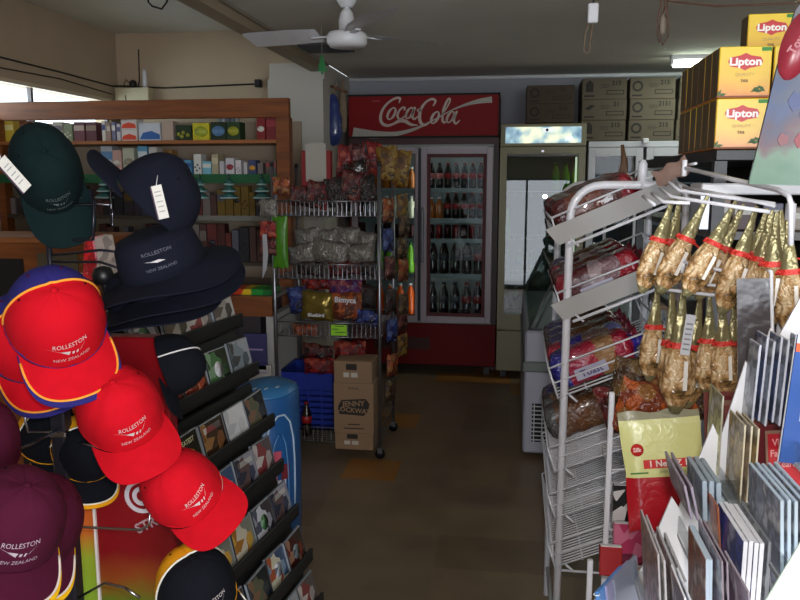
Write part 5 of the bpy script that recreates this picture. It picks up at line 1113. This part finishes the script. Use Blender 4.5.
for k, (x, y) in enumerate(trays):
    q = at(x + 2, y, Y=BY0 - .01); D = .60; Mt = TR(q, ry=TY)
    b = MB(); hgt = .085 if k != 2 else .105
    rim = [(0, 0, 0), (TL, 0, 0), (TL, D, 0), (0, D, 0)]; tr_ = [(.008, 0, hgt * .9), (TL, 0, hgt * .9), (TL, D, hgt * .9), (.008, D, hgt * .9)]
    b.tube(rim, .0035, WIRE_W, 6, Mt, closed=True); b.tube(tr_, .0035, WIRE_W, 6, Mt, closed=True)
    for j in range(4): b.tube([rim[j], tr_[j]], .003, WIRE_W, 5, Mt)
    n = 34 if k >= 3 else 16
    for i in range(1, n): yy = D * i / n; b.tube([(.008, yy, hgt * .85), (0, yy, 0), (TL, yy, 0)], .0027 if k >= 3 else .0023, WIRE_W, 5, Mt)
    for xx in (.09, .2, .3): b.tube([(xx, 0, -.004), (xx, D, -.004)], .003, WIRE_W, 5, Mt)
    b.tube([(.0, 0, hgt * .45), (TL, 0, hgt * .45)], .003, WIRE_W, 5, Mt)
    tr = b.build('wire_tray', t)
    b = MB(); b.tube([(.05, -.006, -.03), (.035, -.006, .0)], .004, WIRE_W, 5, Mt)
    if k < 2: b.add([(-.004, -.004, -.006), (TL, -.004, -.006), (TL, -.004, .052), (-.022, -.004, .052), (-.004, 0, -.006), (TL, 0, -.006), (TL, 0, .052), (-.022, 0, .052)], [(0, 1, 2, 3), (7, 6, 5, 4), (3, 2, 6, 7), (0, 3, 7, 4), (1, 0, 4, 5), (2, 1, 5, 6)], mat('tray_strip', (150, 148, 146), .5), Mt); b.tube([(.02, -.01, -.018), (TL, -.01, -.018)], .005, WIRE_W, 6, Mt)
    b.build('side_strip', tr)
    if k < 4:
        for j, (key, yy) in enumerate(cont[k]): loaf(key, Mt @ Matrix.Translation((.002 + random.uniform(0, .006), yy, .004)), '%s on %s tray' % (pos[k][j], tnm[k]))

# ------------------------------------------------------------ gondola with tea boxes
GX, GY = at(712, 148, Y=2.1).x, 2.08; gz_ = at(740, 149, Y=2.1).z
t = thing('shop_shelving', 'black topped shop shelving carrying the yellow tea boxes', 'shelf unit', (GX + .005, GY, 0))
b = MB(); b.box((0, 0, gz_ - .03), (.7, 1.25, gz_ - .001), BLACK, bev=.003); b.build('top_shelf', t)
for z in (.3, .62, .94, 1.26, 1.52): b = MB(); b.box((.005, .0, z - .02), (.69, 1.25, z), pm((80, 78, 78))); b.build('shelf', t)
for xx in (0, .67):
    for yy in (.002, 1.22): b = MB(); b.box((xx, yy, 0), (xx + .03, yy + .03, gz_ - .03), BLACK); b.build('post', t)
b = MB(); b.box((.33, 0.03, .02), (.35, 1.22, gz_ - .03), DARK); b.build('centre_panel', t)
for i, (x, c, w) in enumerate(((.06, (120, 100, 90), .05), (.12, (60, 30, 36), .06), (.19, (90, 90, 110), .05), (.26, (130, 120, 110), .05))):
    for j, z in enumerate((.941, 1.261, 1.521)):
        tt = thing('grocery_packet', '%s packet, %s from left on the %s shelf under the tea boxes' % (cname(c), ORD[i], ('third', 'second', 'upper')[j]), 'grocery pack', (GX - .02 + x, GY + .06, z), group='packets under the tea boxes'); bb = MB(); hh = (.2, .16, .09)[j] - .01 * i; bb.box((-w / 2, 0, 0), (w / 2, .1, hh), pm(c), bev=.002); bb.build('pack', tt); bb = MB(); bb.box((-w * .4, -.001, hh * .5), (w * .4, 0, hh * .75), pm((180, 176, 170))); bb.build('label_band', tt)
TEA = None
def tea_box(w=.124, h=.124, d=.074):
    t = thing('tea_box', '', 'tea box')
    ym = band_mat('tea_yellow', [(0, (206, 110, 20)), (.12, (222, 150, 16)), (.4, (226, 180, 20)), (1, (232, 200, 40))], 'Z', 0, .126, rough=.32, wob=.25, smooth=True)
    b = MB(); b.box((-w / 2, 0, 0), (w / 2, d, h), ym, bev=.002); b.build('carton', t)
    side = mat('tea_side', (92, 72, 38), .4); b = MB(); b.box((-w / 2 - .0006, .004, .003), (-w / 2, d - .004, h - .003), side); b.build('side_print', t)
    b = MB(); y = -.0008; rd = pm((190, 20, 28), .4)
    hexa = [(-.040, .088), (-.034, .098), (-.012, .102), (0, .108), (.012, .102), (.034, .098), (.040, .088), (.034, .076), (.012, .072), (0, .066), (-.012, .072), (-.034, .076)]
    b.prism([(x * 1.1, z * 1.12) if False else (x * 1.04, z) for x, z in hexa][::-1], y, y + .0006, rd)
    b.text('Lipton', .026, pm((240, 236, 230), .4), TR((0, y - .0006, .0865)) @ FACE, .035, sx=1.15)
    b.text('QUALITY', .011, pm((170, 140, 90), .5), TR((0, y, .056)) @ FACE, .0); b.text('tea', .014, pm((110, 70, 30), .5), TR((0, y, .042)) @ FACE, .02)
    b.box((.037, y, .112), (.060, y + .0005, .121), pm((40, 130, 40), .5))
    gm_ = pm((50, 90, 20), .5)
    for cx, cz, a, l in ((.028, .02, 30, .014), (.042, .022, -40, .012), (.034, .016, 0, .012), (-.058, .012, 60, .01), (-.05, .008, 10, .01)):
        ca, sa = math.cos(R(a)), math.sin(R(a)); pts = [(-l, 0), (0, l * .4), (l, 0), (0, -l * .35)]; b.prism([(cx + x * ca - z * sa, cz + x * sa + z * ca) for x, z in pts][::-1], y, y + .0005, gm_)
    b.box((-.064, y, .001), (.064, y + .0003, .005), pm((120, 60, 16), .5)); b.build('front_print', t)
    return t
tea0 = tea_box(); first = True
def put_tea(x, y, z, lab):
    global first
    o = tea0 if first else copy_tree(tea0); first = False
    o.location = (x, y, z); tag(o, lab, 'tea box', 'stacked yellow tea boxes'); o.rotation_euler = (0, 0, R(random.uniform(-.8, .8)))
rown = ['front', 'second', 'third', 'fourth', 'fifth', 'rear']
c0 = at(740, 148, Y=2.1).x
for c in range(3):
    for r in range(6):
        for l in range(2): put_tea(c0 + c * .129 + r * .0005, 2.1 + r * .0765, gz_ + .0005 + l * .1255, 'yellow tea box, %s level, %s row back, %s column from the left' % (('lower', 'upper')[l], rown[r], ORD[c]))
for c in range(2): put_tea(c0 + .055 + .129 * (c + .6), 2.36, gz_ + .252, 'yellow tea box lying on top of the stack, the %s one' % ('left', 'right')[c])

# ------------------------------------------------------------ hanging gold bag display
t = hang = thing('wire_hanging_rack', 'white wire rack of prongs holding the gold twisted snack bags', 'rack', (0, 0, 0))
def wire(pts, r=.0035, nm_='wire_rail'):
    b = MB(); b.tube([at(*p[:2], Y=p[2]) for p in pts], r, WIRE_W, 7); return b.build(nm_, t)
wire([(685, 160, 1.62), (684, 176, 1.62)], .005); wire([(685, 168, 1.62), (735, 180, 1.48), (778, 190, 1.36), (789, 196, 1.34), (791, 204, 1.34), (791, 245, 1.34)], .0045)
wire([(669, 182, 1.6), (680, 191, 1.58), (775, 204, 1.42)], .0035); wire([(661, 188, 1.58), (672, 197, 1.55), (770, 212, 1.40)], .0035); wire([(652, 193, 1.56), (664, 202, 1.52), (690, 203, 1.5)], .0035); wire([(683, 187, 1.6), (730, 196, 1.5), (775, 206, 1.4)], .003)
wire([(643, 196, 1.55), (655, 205, 1.5)], .003)
wire([(652, 272, 1.6), (668, 290, 1.55), (740, 298, 1.45), (782, 304, 1.38)], .0035); wire([(656, 276, 1.6), (700, 284, 1.5), (782, 292, 1.38)], .003); wire([(672, 280, 1.6), (790, 296, 1.36)], .003); wire([(684, 262, 1.5), (720, 270, 1.46), (782, 293, 1.38)], .0035); wire([(685, 258, 1.5), (682, 273, 1.5)], .0035); wire([(775, 310, 1.38), (800, 314, 1.34)], .004)
b = MB(); q = at(791, 205, Y=1.36); b.tube([(q.x + .03, 1.45, 0), (q.x + .03, 1.45, q.z + .0)], .009, WIRE_W, 8); b.tube([(q.x + .03, 1.45, q.z), q], .006, WIRE_W, 6)
q3 = at(782, 304, Y=1.38); b.tube([(q.x + .03, 1.45, q3.z), q3], .005, WIRE_W, 6); b.build('post', t)
b = MB(); b.tube([(q.x - .25, 1.45, .012), (q.x + .3, 1.45, .012)], .012, WIRE_W, 6); b.tube([(q.x + .03, 1.30, .012), (q.x + .03, 1.75, .012)], .012, WIRE_W, 6); b.build('foot', t)
GOLD = mat('gold_film', (136, 128, 92), .34, .5, bump=.7, bscale=60); GOLDB = mat('gold_film_back', (112, 100, 60), .3, .6, bump=.6, bscale=40)
BISC = blotch_mat('biscuits_in_film', [(84, 62, 30), (150, 112, 68), (182, 144, 96), (204, 176, 136)], 62, .2, coat=.9, bump=1.0, kind='noise')
REDT = mat('red_tie', (196, 44, 34), .5, bump=.4, bscale=200)
gproto = {}
def gold_bag(kind, p, rot, label, rx=0, s=1.0):
    if kind not in gproto:
        t = thing('gold_snack_bag', '', 'snack bag')
        n = 20
        b = MB(); hh = .19
        def sh(z):  # half width, half depth at distance z below the hook
            ks = [(0, .0035, .0015), (.03, .006, .003), (.07, .012, .006), (.083, .0135, .008), (.1, .018, .010), (.13, .0245, .014), (.155, .024, .0135), (.178, .012, .007), (.19, .006, .002)]
            for i in range(len(ks) - 1):
                if z <= ks[i + 1][0]: f = (z - ks[i][0]) / (ks[i + 1][0] - ks[i][0]); return ks[i][1] + (ks[i + 1][1] - ks[i][1]) * f, ks[i][2] + (ks[i + 1][2] - ks[i][2]) * f
            return ks[-1][1:]
        def sec(z0, z1, m, k=10, g=1.0, nm_='x'):
            b = MB()
            def f(u, v):
                z = z0 + (z1 - z0) * v; w, d = sh(z); a = u * 2 * math.pi; pl = 1 + .10 * math.sin(a * 5 + z * 60)
                return (w * g * math.cos(a) * pl, d * g * math.sin(a) * pl, -z)
            b.grid(f, n, k, m); return b
        sec(0, .085, GOLD if kind == 0 else GOLDB).build('twisted_top', t)
        o = sec(.082, .178, BISC, 12).build('body', t); sec(.176, .19, GOLD, 3).build('bottom_seam', t)
        b = sec(.079, .088, REDT, 2, 1.25); b.tube([(-.014, -.009, -.084), (-.019, -.012, -.080), (-.022, -.01, -.086)], .002, REDT, 5); b.tube([(.012, -.009, -.084), (.024, -.012, -.09)], .002, REDT, 5); b.build('red_tie', t)
        b = MB(); b.box((.004, -.0185, -.15), (.010, -.0165, -.105), pm((220, 214, 205), .4)); b.build('paper_strip', t)
        gproto[kind] = t; o = t
    else: o = copy_tree(gproto[kind])
    o.matrix_world = TR(p, rz=R(rot[2]), ry=R(rot[1]), rx=R(rot[0])) @ Matrix.Scale(s, 4); tag(o, label, 'snack bag', 'gold twisted snack bags'); return o
row1 = [(673, 202, 1.56, 16), (680, 202, 1.60, 8), (708, 200, 1.52, 23), (736, 205, 1.47, 25), (744, 208, 1.50, 21), (757, 210, 1.44, 15), (767, 212, 1.46, 10), (772, 214, 1.41, 7), (777, 216, 1.38, 0), (781, 214, 1.41, -10), (788, 224, 1.36, -6)]
for i, (x, y, Y, rt) in enumerate(row1):
    gold_bag(0, at(x, y - 4, Y=Y), (0, rt, random.uniform(-25, 25)), 'gold topped biscuit bag with red tie, %s from the left in the upper hanging row' % ORD[i], s=1.0 + .02 * (i % 3))
row2 = [(658, 285, 1.66, 2, 1.1), (672, 290, 1.6, -4, 1.3), (683, 292, 1.56, 0, 1.3), (710, 299, 1.52, -2, 1.0), (722, 300, 1.5, -5, 1.02), (735, 300, 1.55, -2, 1.05), (650, 360, 1.8, 10, 1.2), (700, 300, 1.62, 3, 1.2)]
for i, (x, y, Y, rt, s) in enumerate(row2):
    gold_bag(0, at(x, y - 2, Y=Y), (0, rt, random.uniform(-20, 20)), 'gold topped biscuit bag with red tie, %s from the left in the lower hanging row' % ORD[i] if i < 6 else ('gold biscuit bag hanging deepest, by the bread trays', 'gold biscuit bag hidden behind the lower hanging row')[i - 6], s=s)
p = at(688, 335, Y=1.545); t_ = thing('price_card', 'white price strip stuck on the large gold bag in the lower row', 'price tag', M=TR(p, ry=R(6))); b = MB(); b.box((-.009, 0, -.04), (.009, .001, .04), pm((190, 190, 195), .5)); [b.box((-.006, -.0006, -.03 + k * .01), (.006, 0, -.027 + k * .01), pm((120, 120, 125))) for k in range(6)]; b.build('card', t_)
b = MB(); b.tube([(0, .001, .03), (0, .012, .03)], .002, STEEL, 5); b.build('pin', t_)
# clear packs low behind the pouch
for i, (x, y, Y, c) in enumerate(((640, 385, 1.78, 'brown'), (662, 400, 1.76, 'orange'), (628, 405, 1.82, 'maroon'), (690, 395, 1.8, 'brown'), (645, 410, 1.72, 'orange'))):
    packet(c, .13, .12, .05, at(x, y, Y=Y), '%s cellophane packet, %s in the heap above the yellow pouch' % ({'brown': 'brown', 'orange': 'orange', 'maroon': 'dark red'}[c], ORD[i]), ry=R(random.uniform(-30, 30)), grp='packets above the yellow pouch')
# brown paper scrap and hook behind
p = at(672, 172, Y=1.72); t_ = thing('paper_bag', 'crumpled brown paper bag clipped behind the white prongs', 'paper bag', M=TR(p, ry=R(-28))); pillow(.075, .035, .012, mat('brown_paper', (112, 88, 78), .8, bump=.4, bscale=30)).build('paper', t_)
b = MB(); b.tube([(.03, 0, 0), (.034, -.08, .0)], .003, WIRE_W, 5); b.build('clip', t_)
p = at(621, 175, Y=3.0); t_ = thing('hanging_strap', 'brown strap looped over a small white holder before the white fridge', 'strap', p); b = MB(); b.tube([(.0, 0, .11), (.008, 0, .05), (-.006, 0, -.03), (-.012, 0, -.075), (.0, 0, -.09), (.014, 0, -.075), (.012, 0, .04), (.0, 0, .11)], [.006, .01, .012, .008, .006, .008, .012, .006], pm((120, 88, 66)), 8); b.build('strap', t_)
b = MB(); b.box((-.05, .01, -.09), (.05, .02, -.02), pm((150, 156, 140))); b.tube([(-.05, .015, -.09), (-.05, .015, -.3)], .006, WIRE_W, 6); b.build('holder', t_)

# ------------------------------------------------------------ magazine rack with pouch and books
MY = 1.72
t = mr_ = thing('magazine_rack', 'white wire magazine rack with a yellow pouch and red books', 'rack', (0, 0, 0))
for x0_, Y in ((612, MY), (597, MY - .1), (700, MY + .1)):
    a0, a1 = at(x0_, 392, Y=Y), at(x0_ + 9, 600, Y=Y); b = MB(); b.box((a0.x - .006, Y - .006, 0), (a0.x + .006, Y + .006, a0.z if x0_ != 597 else at(597, 560, Y=Y).z), WIRE_W, bev=.002); b.build('post', t)
for yy in (470, 530, 585): a0, a1 = at(610, yy, Y=MY), at(700, yy - 4, Y=MY); b = MB(); b.tube([a0, a1], .003, WIRE_W, 5); b.tube([a0, (a0.x, MY + .15, a0.z), (a1.x, MY + .15, a1.z), a1], .003, WIRE_W, 5); b.build('wire_pocket', t)
q0, q1 = at(624, 470, Y=1.6), at(700, 470, Y=1.6)
t_ = thing('tissue_pouch', 'pale yellow and red soft packet with a round red logo', 'packet', M=TR(at(664, 470, Y=1.62), ry=R(-7), rx=R(-10)))
pmn = band_mat('pouch_bands', [(0, (176, 16, 34)), (.44, (176, 16, 34)), (.455, (222, 222, 150)), (.88, (226, 226, 160)), (.93, (150, 146, 120))], 'Z', -.125, .125, rough=.3, bump=.15)
pillow(.165, .25, .03, pmn, seed=5).build('pouch', t_)
b = MB(); yy = -.0185; RR = pm((206, 40, 40), .4)
b.lathe([(.013, 0), (.013, .001)], RR, 18, M=TR((-.052, yy, .048), rx=R(90))); b.text('Silk', .012, pm((240, 220, 210)), TR((-.052, yy - .0012, .048)) @ FACE, .02)
b.box((-.042, yy, .008), (.062, yy + .001, .026), RR); b.text('1 New Z 1', .018, pm((240, 225, 215)), TR((.008, yy - .0008, .017)) @ FACE, .03); b.box((-.07, yy, -.002), (-.034, yy + .001, .001), pm((50, 120, 40))); b.text('EVERY KIWI', .008, pm((150, 150, 110)), TR((.01, yy, .0)) @ FACE, .0)
b.build('pouch_print', t_)
def book(x, y, Y, w, h, th, c, lab, ry=0, rx=-8, rz=0, name='book', c2=None):
    t = thing(name, lab, 'book' if name == 'book' else 'magazine', M=TR(at(x, y, Y=Y), rz=R(rz), ry=R(ry), rx=R(rx)))
    b = MB(); b.box((-w / 2, 0, -h / 2), (w / 2, th, h / 2), pm(c, .4) if not c2 else blotch_mat('bk_%d%d%d' % c, [c, c2, c, tuple(int(v * .6) for v in c)], 35, .3, bump=0), bev=.0015); b.build('cover', t)
    b = MB(); b.box((-w / 2 + .002, .002, h / 2), (w / 2 - .001, th - .002, h / 2 + .001), WHITE); b.build('pages', t)
book(611, 562, 1.55, .045, .06, .02, (150, 14, 20), 'plain deep red book between the white posts at the bottom'); book(624, 512, 1.75, .05, .12, .02, (200, 196, 196), 'white and black covered book under the red packet', c2=(20, 18, 20)); book(632, 545, 1.68, .08, .09, .02, (170, 50, 90), 'pink flowered book low under the red packet', c2=(200, 110, 140)); book(634, 582, 1.64, .08, .06, .02, (120, 150, 60), 'green covered book at the very bottom of the magazine rack', c2=(160, 60, 70)); book(650, 508, 1.78, .12, .06, .02, (18, 16, 18), 'black book behind the white and black one')
# spiral notebooks
p = at(614, 610, Y=1.15)
for i in range(3):
    t_ = thing('spiral_notebook', ('blue spiral notebook with white rings at the bottom edge', 'lilac card standing just behind the blue spiral notebook', 'grey card, third in line behind the blue notebook')[i], 'notebook', M=TR(p + Vector((.014 * i, .02 * i, 0)), rz=R(62), rx=R(-8)))
    c = ((70, 120, 180), (130, 126, 160), (120, 124, 140))[i]; b = MB(); b.box((-.05, 0, -.06), (.05, .006, .05), pm(c, .4), bev=.001); b.build('cover', t_)
    if i == 0:
        b = MB()
        for k in range(12): z = -.055 + k * .0092; b.tube([(-.05 + .004 * math.cos(a), .003 + .005 * math.sin(a), z) for a in [q * math.pi / 3 for q in range(6)]], .0009, WIRE_W, 4, closed=True)
        b.build('spiral_binding', t_)

# ------------------------------------------------------------ stepped card display, bottom right
CX0 = at(628, 600, Y=1.25)
t = cd_ = thing('card_display', 'white stepped plastic card display with sawtooth end panels', 'display stand', (0, 0, 0))
PL = mat('display_white', (226, 226, 230), .3, coat=.3)
teeth = [at(x, y, Y=1.25) for x, y in ((626, 604), (672, 497), (679, 508), (713, 424), (720, 440), (746, 361), (753, 376), (771, 328), (777, 340), (802, 296))]
poly = [(v.x, v.z) for v in teeth] + [(.62, teeth[-1].z), (.62, .75), (teeth[0].x, .75)]
b = MB(); b.prism(poly, 1.25, 1.254, PL); b.build('end_panel', t)
poly2 = [(x + .0, z) for x, z in poly]; b = MB(); b.prism(poly2, .83, .834, PL) if False else None
steps = [(.150, 1.01), (.205, 1.08), (.275, 1.15), (.33, 1.24), (.395, 1.33), (.46, 1.41)]
for i, (x, z) in enumerate(steps):
    b = MB(); b.box((x, .80, z - .075), (x + .055, 1.25, z - .07), PL); b.box((x, .80, z - .075), (x + .003, 1.25, z - .04), FILM); b.build('step', t)
b = MB(); b.box((.15, .82, 0), (.62, 1.24, .80), PL); b.build('base_box', t)
def card(X, Yn, zt_, dep, h, c, lab, grp, lean=0, yawd=0, th=.0022, edge=(214, 216, 224)):
    """greeting card standing in the display with its near edge towards the camera"""
    t = thing('greeting_card', lab, 'card', M=TR((X, Yn, zt_ - h), rz=R(yawd), ry=R(lean)), group=grp)
    b = MB(); b.box((0, 0, 0), (th, dep, h), pm(edge, .35), bev=.0004); b.build('card_sheet', t)
    b = MB(); b.box((-.0006, .0006, .001), (-.0001, dep - .001, h - .001), blotch_mat('cardart_%d_%d_%d' % c, [c, tuple(min(255, int(v * 1.25)) for v in c), tuple(int(v * .75) for v in c), tuple(int(v * .4 + 120) for v in c)], 30, .35, coat=.2, bump=0, kind='noise')); b.build('card_art', t)
def cardrow(n, Yn, px0, dX, dY, dep, h, cols_, desc, grp, lean=0, yawd=0, dz=0.0, jz=.002, th=.0022, edge=(214, 216, 224)):
    q = at(px0[0], px0[1], Y=Yn)
    for i in range(n): card(q.x + dX * i, Yn + dY * i, q.z + dz * i + random.uniform(-jz, jz), dep, h, cols_[i % len(cols_)], '%s card, %s' % (ORD[i] if n > 1 else 'single', desc), grp, lean, yawd, th, edge)
GY_ = (130, 132, 138)
cardrow(4, .95, (744, 541), .0064, .0, .12, .17, [(50, 60, 120), (150, 154, 164)], 'counted from the left in the white booklet stack at bottom centre', 'white booklet stack', th=.0050, edge=(222, 223, 230))
cardrow(4, .985, (769, 541), .0062, .0, .12, .17, [(110, 112, 118)], 'counted from the left in the greyish film wrapped booklets', 'grey booklet stack', th=.0048, edge=(140, 142, 148))
cardrow(2, .93, (738, 562), -.006, .0, .12, .15, [(90, 70, 90), (110, 104, 120)], 'left of the white booklet stack', 'cards beside the white booklets', lean=-5, edge=(150, 140, 150))
cardrow(2, .96, (716, 560), -.004, .0, .10, .15, [(96, 120, 150), (120, 70, 50)], 'narrow pale blue edge right of the front cluster', 'narrow pale cards', lean=-3, th=.004, edge=(180, 196, 210))
cardrow(2, .95, (696, 580), -.010, .004, .14, .15, [(190, 186, 184), (150, 120, 118)], 'counted from the right in the left front cluster', 'left front card cluster', lean=-5, jz=.004, th=.003, edge=(170, 172, 176))
cardrow(2, .97, (676, 560), -.006, .01, .14, .17, [(186, 180, 178), (150, 124, 120)], 'counted from the right at the far left by the white panel', 'left rear card cluster', lean=-5, edge=(176, 172, 176))
cardrow(2, .86, (692, 600), .007, .0, .08, .08, [(96, 72, 66), (150, 150, 160)], 'lowest pair at bottom left of the display', 'lowest card pair', lean=-6)
cardrow(1, .86, (757, 592), .01, .0, .1, .07, [(110, 90, 110)], 'lowest plum card before the booklets', 'lowest plum card', lean=-8, edge=(160, 150, 160))
cardrow(3, 1.08, (720, 484), -.0085, .004, .10, .06, [(120, 134, 148), (140, 152, 164), (104, 116, 130)], 'counted from the right in the thick blue grey pack', 'blue grey card pack', lean=-4, th=.006, edge=(150, 164, 176))
cardrow(2, 1.06, (700, 486), -.008, .004, .14, .05, [(120, 108, 124), (104, 96, 110)], 'curling lilac card left of the blue grey pack', 'curling lilac cards', lean=-14, th=.003, edge=(150, 140, 156))
cardrow(1, 1.04, (724, 508), -.006, .012, .10, .08, [(150, 80, 50)], 'orange card under the blue grey pack', 'orange card', lean=-6, edge=(150, 90, 60))
cardrow(5, .95, (790, 500), .008, .0, .13, .15, [(110, 114, 128), (150, 160, 176), (130, 146, 160)], 'counted from the left in the fanned pale blue pack at right', 'pale blue fanned cards', lean=-4, th=.004, edge=(186, 204, 220))
cardrow(9, 1.2, (757, 340), .0085, -.004, .05, .13, [(130, 136, 150), (70, 80, 110)], 'counted from the left in the tall row of white edges at right', 'upright white edges', lean=2, jz=.010, th=.003, edge=(190, 192, 204))
cardrow(3, 1.16, (745, 424), .0065, -.01, .08, .12, [(150, 130, 90), (150, 130, 110)], 'counted from the left before the red cards', 'cream card edges', lean=0, edge=(196, 186, 160))
cardrow(1, 1.24, (723, 396), .006, 0, .08, .13, [(160, 160, 116)], 'tall cream one left of the red cards', 'tall cream card', edge=(170, 165, 150))
for i in range(9):
    Yn = 1.36 - i * .026; X = .342 + i * .005
    t_ = thing('greeting_card', 'red and brown card, %s from the front of the slanting red row' % ORD[8 - i], 'card', M=TR((X, Yn, 1.285 - .14), rz=R(16), rx=R(-10)), group='slanting red cards')
    b = MB(); c = [(112, 60, 54), (96, 36, 40), (124, 92, 78)][i % 3]; b.box((0, 0, 0), (.10, .0025, .14), pm(c, .35), bev=.0004); b.build('card_sheet', t_)
    if i == 8:
        b = MB(); b.box((.003, -.001, .02), (.097, 0, .135), pm((160, 28, 38), .35))
        for k, (st, z) in enumerate((('Vintage', .122), ('Fabulous', .106), ('Years', .09))): b.text(st, .014, pm((205, 140, 140)), TR((.03, -.0016, z)) @ FACE, .02)
        b.box((.062, -.0014, .09), (.097, -.0008, .135), pm((190, 166, 50))); b.build('front_print', t_)
b = MB(); q1, q2_, q3_ = at(702, 470, Y=1.22), at(735, 470, Y=1.22), at(735, 560, Y=1.22)
b.box((q1.x, 1.18, q3_.z), (q2_.x + .1, 1.184, q1.z), FILM); b.box((q1.x, 1.02, q3_.z - .02), (q1.x + .002, 1.18, q1.z - .03), FILM); b.build('clear_divider', t)
q = at(802, 400, Y=1.12); t_ = thing('greeting_card', 'blue card with white bird shape and orange top band at the right edge', 'card', M=TR(q, rz=R(14), rx=R(-6), ry=R(8)), group=None)
b = MB(); b.box((-.02, 0, -.09), (.09, .002, .09), pm((50, 84, 150), .3)); b.box((-.02, -.0008, .066), (.09, 0, .078), pm((200, 90, 50))); b.box((-.02, -.0008, .078), (.09, 0, .09), pm((190, 200, 215))); b.prism([(-.0, .0), (.03, .03), (.012, .005), (.04, -.02), (.0, -.03)], -.0012, -.0004, pm((190, 200, 220))); b.build('card_sheet', t_)
b = MB(); b.box((-.02, .003, -.09), (.09, .005, .088), PL); b.build('inner_leaf', t_)
# glossy white notice at the near corner
q = at(775, 570, Y=.72); q = at(767, 601, Y=.74); q2 = at(803, 541, Y=.74); an_ = math.atan2(q2.z - q.z, q2.x - q.x); t_ = thing('white_leaflet', 'blank glossy white leaflet slanting across the bottom right corner', 'leaflet', M=TR(q, ry=-an_)); b = MB(); b.box((-.04, 0, -.16), (.14, .0015, -.004), mat('gloss_white', (235, 238, 236), .25, coat=.5)); b.build('sheet', t_)
b = MB(); b.box((-.04, .0016, -.16), (.14, .004, -.0), mat('pale_green_card', (190, 210, 195), .4)); b.build('backing', t_)
# dark card holders between the hanging bags and cards
p = at(757, 350, Y=1.34); t_ = thing('film_sleeve', 'dark clear film sleeve hanging between the gold bags and the white card edges', 'sleeve', M=TR(p, ry=R(-4), rz=R(-10))); b = MB(); b.box((-.03, 0, -.1), (.025, .006, .12), mat('sleeve_dark', (70, 64, 66), .2, coat=.6, bump=.4, bscale=30)); b.build('sleeve', t_)
b = MB(); b.tube([(.026, 0, -.12), (.022, 0, .13)], .003, WIRE_W, 6); b.tube([(.022, 0, .13), (.02, .04, .13)], .003, WIRE_W, 6); b.build('edge_wire', t_)

# ------------------------------------------------------------ translucent printed bag hanging nearest the camera at right
q = at(793, 90, Y=1.05)
t_ = thing('toy_pack', 'tapered glossy toy pack with red oval, blue and green print at the right edge', 'packet', M=TR(q, rz=R(-6)))
def art_mat():
    m = bpy.data.materials.new('toy_pack_print'); m.use_nodes = True; nt = m.node_tree; p_ = nt.nodes['Principled BSDF']; tc = nt.nodes.new('ShaderNodeTexCoord')
    n = nt.nodes.new('ShaderNodeTexNoise'); n.inputs['Scale'].default_value = 26; n.inputs['Detail'].default_value = 2; nt.links.new(tc.outputs['Object'], n.inputs['Vector'])
    sp = nt.nodes.new('ShaderNodeSeparateXYZ'); nt.links.new(tc.outputs['Object'], sp.inputs[0]); mr = nt.nodes.new('ShaderNodeMapRange'); mr.inputs[1].default_value = -.12; mr.inputs[2].default_value = .12; nt.links.new(sp.outputs[2], mr.inputs[0])
    ad = nt.nodes.new('ShaderNodeMath'); ad.operation = 'MULTIPLY_ADD'; ad.inputs[1].default_value = .5; nt.links.new(n.outputs[0], ad.inputs[0]); nt.links.new(mr.outputs[0], ad.inputs[2])
    s = nt.nodes.new('ShaderNodeMath'); s.operation = 'SUBTRACT'; s.inputs[1].default_value = .25; nt.links.new(ad.outputs[0], s.inputs[0])
    r = nt.nodes.new('ShaderNodeValToRGB'); e = r.color_ramp.elements; e[0].color = rgb((48, 84, 60)); e[1].color = rgb((84, 82, 88))
    for pos_, c in ((.16, (70, 96, 76)), (.26, (70, 40, 48)), (.34, (48, 44, 64)), (.45, (40, 54, 88)), (.55, (56, 62, 78)), (.72, (66, 72, 76))): x = e.new(pos_); x.color = rgb(c)
    nt.links.new(s.outputs[0], r.inputs[0]); nt.links.new(r.outputs[0], p_.inputs['Base Color']); p_.inputs['Roughness'].default_value = .25; p_.inputs['Coat Weight'].default_value = .3
    return m
b = MB(); H_ = .115; b.prism([(-.044, -H_), (.09, -H_ - .004), (.09, H_ + .01), (.01, H_), (-.004, H_ - .02), (-.02, .03)][::-1], -.004, .004, art_mat()); b.build('pack_body', t_)
b = MB(); rd = pm((120, 34, 46), .35)
b.lathe([(.022, 0), (.022, .0012)], rd, 24, M=TR((.0, -.0045, .052), ry=R(14)) @ Matrix.Rotation(R(90), 4, 'X') @ Matrix.Scale(1.9, 4, (0, 1, 0)), sx=.85)
b.text('Toys', .014, pm((140, 80, 88)), TR((.0, -.0062, .055), ry=R(-60)) @ FACE, .03)
for x, z, c, l in ((.02, .008, (40, 90, 56), .014), (.004, -.014, (36, 50, 92), .012), (.018, -.03, (34, 46, 84), .012), (.012, -.062, (110, 26, 36), .009), (-.008, -.06, (96, 44, 50), .008)): b.prism([(x + l * math.cos(a) * .8, z + l * math.sin(a) * (1.1 if k % 2 else .7)) for k, a in enumerate([q * math.pi / 5 for q in range(10)])][::-1], -.0052, -.004, pm(c))
b.build('pack_print', t_)
b = MB(); b.tube([(.03, 0, H_), (.03, .04, H_ + .03), (.06, .3, H_ + .05), (.12, .5, H_ + .02)], .003, STEEL, 5); b.build('peg', t_)
# pale freezer top edge behind the prongs
q = at(775, 186, Y=1.9); b = MB(); b.box((-.16, 0, -.02), (.4, .12, .006), OFFW, bev=.003); b.box((-.16, .002, -.1), (-.14, .1, -.02), STEEL)
tag(place(b.build('shelf_ledge'), q), 'pale grey ledge fixed under the tea box shelving behind the white prongs', 'ledge')
